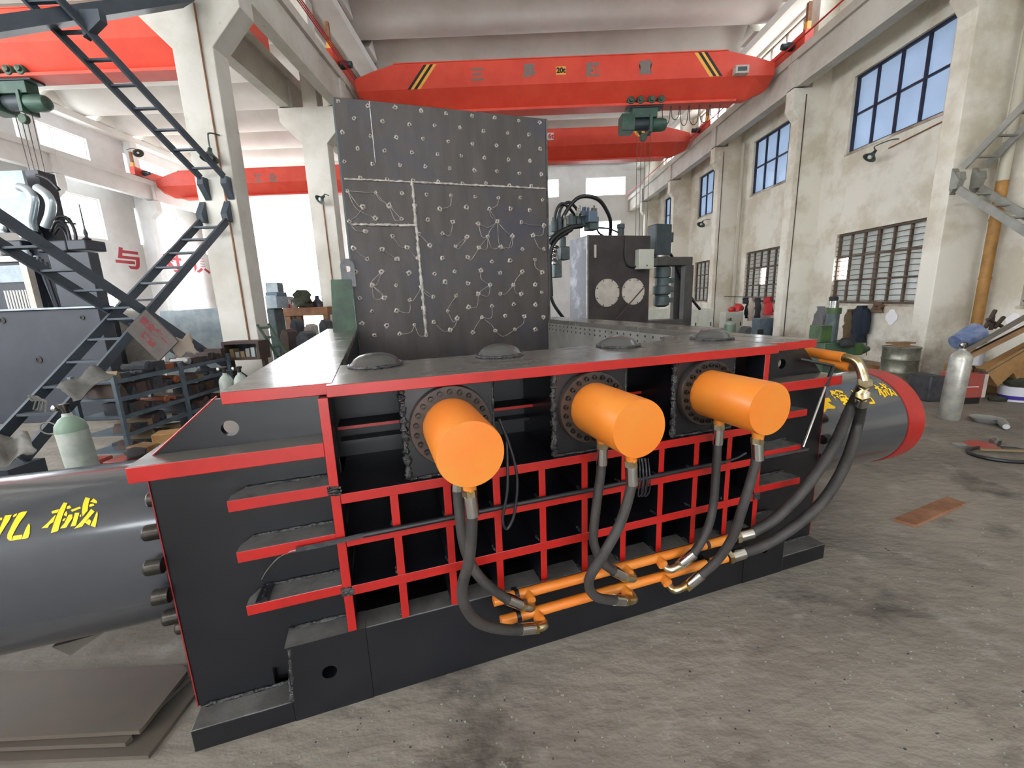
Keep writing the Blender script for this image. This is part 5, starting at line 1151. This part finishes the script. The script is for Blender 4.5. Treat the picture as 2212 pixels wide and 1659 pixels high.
# pale panel and green sheet leaning farther back
slab([at(205, 668, 8.4), at(330, 672, 8.4), Vector((at(335, 740, 8.4).x, 8.4, 0)), Vector((at(212, 745, 8.4).x, 8.4, 0))][::-1], .05, 'cover_white', 'plywood_sheet', 'pale board standing behind the crossed stairs', 'board')
slab([at(345, 672, 9.2), at(480, 665, 9.2), Vector((at(490, 742, 9.2).x, 9.2, 0)), Vector((at(345, 745, 9.2).x, 9.2, 0))][::-1], .06, 'press_light', 'divider_screen', 'blue-grey steel screen standing left of the near pillar', 'screen')

# ------------------------------------------------------------------ loaded scrap rack
rx0, rx1, ry0, ry1 = -4.98, -4.5, 4.62, 6.55
RK = thing('steel_rack', 'open steel rack crammed with dark scrap below the stairs', 'rack', (rx1, ry0, 0))
for x_ in (rx0, rx1):
    for y_ in (ry0, (ry0+ry1)/2, ry1): MB().box((x_-rx1-.02, y_-ry0-.02, 0), (x_-rx1+.02, y_-ry0+.02, 1.02)).build('rack_post', 'shelf_steel', RK)
SHZ = (.12, .33, .54, .75, .96)
for z in SHZ:
    MB().box((rx0-rx1, 0, z-.02), (0, ry1-ry0, z)).build('rack_shelf', 'shelf_steel', RK)
    MB().box((-.025, 0, z-.045), (-.0, ry1-ry0, z-.021)).build('shelf_lip', 'shelf_steel', RK)
rnd = random.Random(21); kinds = (('scrap_dark', 'dark metal offcut'), ('scrap_dark', 'dark metal offcut'), ('scrap_rust', 'rusty metal lump'), ('scrap_rust', 'rusty metal lump'), ('scrap_bright', 'shiny steel piece'), ('scrap_tan', 'tan wooden block'), ('scrap_orange', 'orange painted part'))
ORD = 'first second third fourth fifth sixth seventh eighth ninth tenth eleventh twelfth thirteenth fourteenth fifteenth sixteenth seventeenth eighteenth nineteenth twentieth'.split()
for zi, z in enumerate(SHZ):
    y_ = ry0+.06; it = 0
    while y_ < ry1-.1:
        m, lb = rnd.choice(kinds[:4] if rnd.random() < .8 else kinds); w_ = rnd.uniform(.05, .17); h_ = rnd.uniform(.04, .15); d_ = rnd.uniform(.12, .4)
        nm = {'dark metal offcut': 'metal_offcut', 'rusty metal lump': 'metal_lump', 'shiny steel piece': 'steel_piece', 'tan wooden block': 'wooden_block', 'orange painted part': 'painted_part'}[lb]
        shn = ('lowest', 'second', 'third', 'fourth', 'top')[zi]; fullb = '%s, %s piece from the near end of the %s rack shelf' % (lb, ORD[min(it, 19)], shn); it += 1
        k = rnd.random()
        if k < .45:
            b = MB().box((-d_, -w_/2, 0), (0, w_/2, h_))
        elif k < .75:
            b = MB(); b.lathe([(h_*.35, 0), (h_*.5, .02), (h_*.5, d_*.6), (h_*.3, d_*.6), (h_*.3, d_)], (0, 0, h_*.5), (-1, 0, 0), 10)
        else:
            b = MB(); b.prism([(-w_/2, 0), (w_/2, 0), (w_*.3, h_*.6), (0, h_), (-w_*.4, h_*.5)], 'x', -d_, 0)
        o = b.build(nm, m, None, smooth=30, loc=(rx1-rnd.uniform(.01, .05), y_+w_/2, z), rotz=0); o['label'] = fullb; o['category'] = 'scrap'; o['group'] = 'scrap on the %s rack shelf' % shn
        y_ += w_+rnd.uniform(.0, .03)
for i in range(8):
    y_ = ry0+.25+.15*i; z = .97+.02*i
    o = MB().tube([(rx1-.05-.04*(i % 5), y_-.2, .965+.012*(i//2)), (rx1-.1-.05*(i % 4), min(y_+.6, ry1+.1), .975+.015*(i//2))], rnd.uniform(.008, .016), 6).build('steel_rod', rnd.choice(['scrap_bright', 'scrap_dark']), None); o['label'] = 'thin loose rod on the scrap rack, %s from its near end' % ORD[i]; o['category'] = 'rod'; o['group'] = 'rods on the rack'
# tarpaulin and cloths slung over the stairs and rack
def down(p_): return Vector((p_.x, p_.y, 0))
def sheetlet(name, pts, m, label, cat, seed):
    """sagging cloth between four corners"""
    rnd = random.Random(seed); A_, B_, C_, D_ = [Vector(p_) for p_ in pts]; n = 8; b = MB(); c0 = (A_+B_+C_+D_)/4
    for i in range(n+1):
        for j in range(n+1):
            s_, t = i/n, j/n; p_ = (A_*(1-s_)+B_*s_)*(1-t)+(D_*(1-s_)+C_*s_)*t; p_ = p_+Vector((0, rnd.uniform(-.012, .012), -.1*sin(pi*s_)*sin(pi*t)*.6+.025*sin(9*s_+3*t)))-c0
            b.v.append(tuple(p_))
    for i in range(n):
        for j in range(n): k = i*(n+1)+j; b.f.append((k, k+n+1, k+n+2, k+1)); b.m.append(0)
    o = b.build(name, m, None, smooth=80, loc=c0); so = o.modifiers.new('thickness', 'SOLIDIFY'); so.thickness = .008; o['label'] = label; o['category'] = cat; return o
sheetlet('tarpaulin', [at(122, 838, 3.9), at(205, 790, 4.3), at(246, 808, 4.4), at(160, 868, 3.9)], 'tarp_grey', 'pale grey tarpaulin draped under the stairs above the gas cylinder', 'tarpaulin', 1)
sheetlet('tarpaulin', [at(-20, 945, 3.5), at(60, 935, 3.6), at(78, 972, 3.4), at(0, 1010, 3.2)], 'tarp_grey', 'grey tarpaulin heap at the far left edge behind the cylinder', 'tarpaulin', 2)
sheetlet('plastic_sheet', [at(372, 735, 4.7), at(410, 722, 4.9), at(425, 760, 4.9), at(378, 770, 4.7)], 'cloth_pale', 'crumpled grey plastic behind the safety board', 'plastic sheet', 3)
# gas cylinders on the left
q = at(168, 960, 3.25); gas((q.x+.02, 3.25, 0), .93, .1, 'gas_grey', 'pale grey-green gas cylinder leaning left of the baler', (0, -.05), 'gas_green')
for px, lb in ((487, 'small grey gas cylinder just left of the pale shoulder of the baler'), (519, 'second small grey gas cylinder nearer the pillar')):
    q = at(px, 815, 5.3); gas((q.x, 5.3, 0), .9, .082, 'gas_grey', lb, (0, 0), 'gas_grey')
# ring hose, red boxes on the floor beside the rack
for px, py, w_, h_, m, lb in ((180, 995, .18, .2, 'welder_red', 'red metal box behind the leaning gas cylinder'), (240, 985, .2, .2, 'welder_red', 'red crate frame with a dark bag beside the rack')):
    q = at(px, py, 3.75); o = MB().box((-w_/2, 0, 0), (w_/2, .2, h_+.12)).build('red_box', m, None, bevel=.01, loc=(q.x, 3.75, 0)); o['label'] = lb; o['category'] = 'box'
q = at(248, 955, 3.7); lump('dark_bag', (q.x+.03, 3.85, .322), (.1, .08, .06), 'cloth_dark', 'dark bag lying on the red crate frame', 'bag', seed=12)
q = at(330, 925, 4.2); o = MB().box((-.14, 0, 0), (.14, .2, .42)).build('cardboard_box', 'cardboard', None, bevel=.01, loc=(q.x+.06, 4.28, 0), rotz=radians(20)); o['label'] = 'orange-brown cardboard box in front of the scrap rack'; o['category'] = 'box'
o = MB().box((-.12, 0, 0), (.12, .18, .33)).build('cardboard_box', 'wood', None, bevel=.01, loc=(q.x-.17, 4.12, 0), rotz=radians(-15)); o['label'] = 'brown cardboard box beside the orange-brown one'; o['category'] = 'box'
q = at(105, 925, 3.3); o = MB().tube([(q.x+.07*cos(a), 3.3, q.z+.05*sin(a)) for a in [2*pi*k/24 for k in range(25)]], .006, 6).build('coiled_ring', 'tarp_grey', None); o['label'] = 'bright wire ring hanging under the stairs'; o['category'] = 'ring'
for k in range(4):
    o = MB().tube(spline([at(62+k*6, 853+k, 3.8), at(70+k*8, 866, 3.8), at(80+k*7, 856+k*4, 3.8), at(72+k*9, 884+k*2, 3.8)], 5), .008, 5).build('loose_cable', 'tarp_grey', None); o['label'] = 'pale cable on the stair treads, %s from the picture edge' % ORD[k]; o['category'] = 'cable'; o['group'] = 'cables on the stairs'

# ------------------------------------------------------------------ bench and clutter in front of the bright doorway
bx0, bx1, bz0, bz1 = hr(612, 664, 708, 682, 10.4)
wb = thing('workbench', 'brown workbench loaded with tools in front of the bright doorway', 'bench', ((bx0+bx1)/2, 10.4, 0)); w_ = (bx1-bx0)/2
MB().box((-w_, 0, bz0), (w_, .7, bz1)).build('bench_top', 'rust', wb, bevel=.01)
for x_ in (-w_+.08, w_-.08): 
    for y_ in (.08, .62): MB().box((x_-.06, y_-.06, 0), (x_+.06, y_+.06, bz0)).build('bench_leg', 'rust', wb)
MB().box((-w_+.1, .1, .3), (w_-.1, .6, .35)).build('bench_shelf', 'rust', wb)
q = at(660, 655, 10.6); garment('green_jacket', (q.x, 10.5, at(660, 626, 10.5).z), .42, at(660, 626, 10.5).z-bz1-.01, 'cloth_camo', 'dark green jacket standing up on the workbench', seed=14, axis='x', dep=.14)
gm = thing('grey_machine', 'pale blue machine with ribbed top right of the near pillar', 'machine', (at(582, 640, 9.6).x, 9.6, 0)); ox2 = at(582, 640, 9.6).x
def g2(a, c, d_, e): x0, x1, z0, z1 = hr(a, c, d_, e, 9.6); return x0-ox2, x1-ox2, z0, z1
a0, a1, z0, z1 = g2(573, 638, 598, 667); MB().box((a0, 0, z0), (a1, .5, z1)).build('machine_head', 'press_light', gm, bevel=.02)
a0, a1, z0, z1 = g2(568, 610, 592, 632); MB().box((a0, .1, z0), (a1, .4, z1)).build('ribbed_cover', 'pump_grey', gm, bevel=.01); zc_ = z1; zd = z0
for i in range(5): MB().box((a0+.04+i*(a1-a0)/5.2, .07, z0), (a0+.09+i*(a1-a0)/5.2, .1, z1)).build('cover_rib', 'press_light', gm)
a0, a1, z0, z1 = g2(572, 631, 597, 640); MB().box((a0, .02, z0), (a1, .45, z1)).build('machine_collar', 'blue_steel', gm, bevel=.01)
a0, a1, z0, z1 = g2(577, 667, 594, 735); MB().box((a0, .05, 0), (a1, .45, z1)).build('machine_column', 'pump_grey', gm, bevel=.02)
sm = [('scrap_box', 605, 640, 628, 652, 10.9, 'tarp_grey', 'grey-brown box above the bench clutter', 'box'), ('blue_case', 622, 690, 640, 720, 9.0, 'press_blue', 'dark case under the workbench', 'case'), ('white_crate', 652, 700, 672, 712, 9.2, 'cover_white', 'white crate below the workbench', 'crate'), ('dark_drum', 635, 716, 665, 745, 7.4, 'scrap_dark', 'dark lump of machinery under the bench', 'machine'), ('dark_bin', 685, 690, 705, 720, 9.1, 'scrap_dark', 'dark bin at the end of the bench', 'bin'), ('brown_crate', 600, 712, 622, 735, 7.4, 'scrap_rust', 'brown crate between machine and bench', 'crate')]
for nm, a, c, d_, e, Y, m, lb, cat in sm:
    x0, x1, z0, z1 = hr(a, c, d_, e, Y)
    o = MB().prism([(x0, 0), (x1, 0), (x1, z1*.96), ((x0+x1)/2, z1), (x0+.03, z1*.92)], 'y', Y, Y+.35).build(nm, m, None, bevel=.015); o['label'] = lb; o['category'] = cat
for i in range(7):
    a = 618+i*12; q = at(a, 660, 10.6); r_ = rnd.uniform(.06, .12)
    o = MB().lathe([(r_, 0), (r_*1.1, r_), (r_*.5, r_*1.6), (r_*.4, r_*2.4)], n=10).build('bench_tool', rnd.choice(['scrap_dark', 'press_blue', 'scrap_bright', 'plastic_red']), None, loc=(q.x, 10.62+.1*(i % 3), bz1)); o['label'] = 'small tool on the workbench, %s from the pillar end' % ORD[i]; o['category'] = 'tool'; o['group'] = 'tools on the workbench'
for i in range(10):
    Y = (8.15, 8.55)[i//5]; a = 590+24*(i % 5); q = at(a, 720, Y); s_ = rnd.uniform(.05, .09)
    lump('scrap_lump', (q.x, Y, 0), (s_*1.4, s_, s_*2.6), rnd.choice(['scrap_dark', 'scrap_rust', 'press_blue', 'tarp_grey']), 'lump of scrap before the workbench, %s from the pillar in the %s row' % (ORD[i % 5], ('near', 'far')[i//5]), 'scrap', 'scrap around the workbench', seed=40+i)
# leaning frame and wire crate beside the near pillar
lf = thing('leaning_trolley', 'dark green hand-trolley frame leaning near the pillar foot', 'trolley', at(590, 745, 6.9))
for a, c, d_, e in ((556, 702, 600, 770), (580, 700, 622, 768)): MB().tube([at(a, c, 7.1)-lf.location/S, at(d_, e, 6.8)-lf.location/S], .022, 6).build('trolley_rail', 'dark_green', lf)
for t in (.1, .4, .7): MB().tube([at(556+44*t, 702+68*t, 7.1-.3*t)-lf.location/S, at(580+42*t, 700+68*t, 7.1-.3*t)-lf.location/S], .018, 6).build('trolley_bar', 'dark_green', lf)
x0, x1, z0, z1 = hr(480, 738, 560, 778, 6.6); wc = thing('wire_crate', 'dark framed crate of small parts at the pillar foot', 'crate', ((x0+x1)/2, 6.6, 0)); w_ = (x1-x0)/2
MB().box((-w_, 0, z0), (w_, .3, z0+.04)).build('crate_floor', 'scrap_rust', wc); MB().box((-w_, 0, z1-.04), (w_, .3, z1)).build('crate_top', 'scrap_rust', wc); MB().box((-w_, .28, z0+.04), (w_, .3, z1-.04)).build('crate_back', 'scrap_dark', wc)
for x_ in (-w_, w_-.04): MB().box((x_, 0, z0+.04), (x_+.04, .28, z1-.04)).build('crate_side', 'scrap_rust', wc); MB().box((x_, .1, 0), (x_+.04, .2, z0)).build('crate_leg', 'scrap_rust', wc)
for i in range(6): MB().box((-w_+.08+i*.085, .05, z0+.04), (-w_+.14+i*.085, .2, z0+rnd.uniform(.12, .2))).build('small_part', rnd.choice(['tarp_grey', 'scrap_bright', 'scrap_tan']), wc)
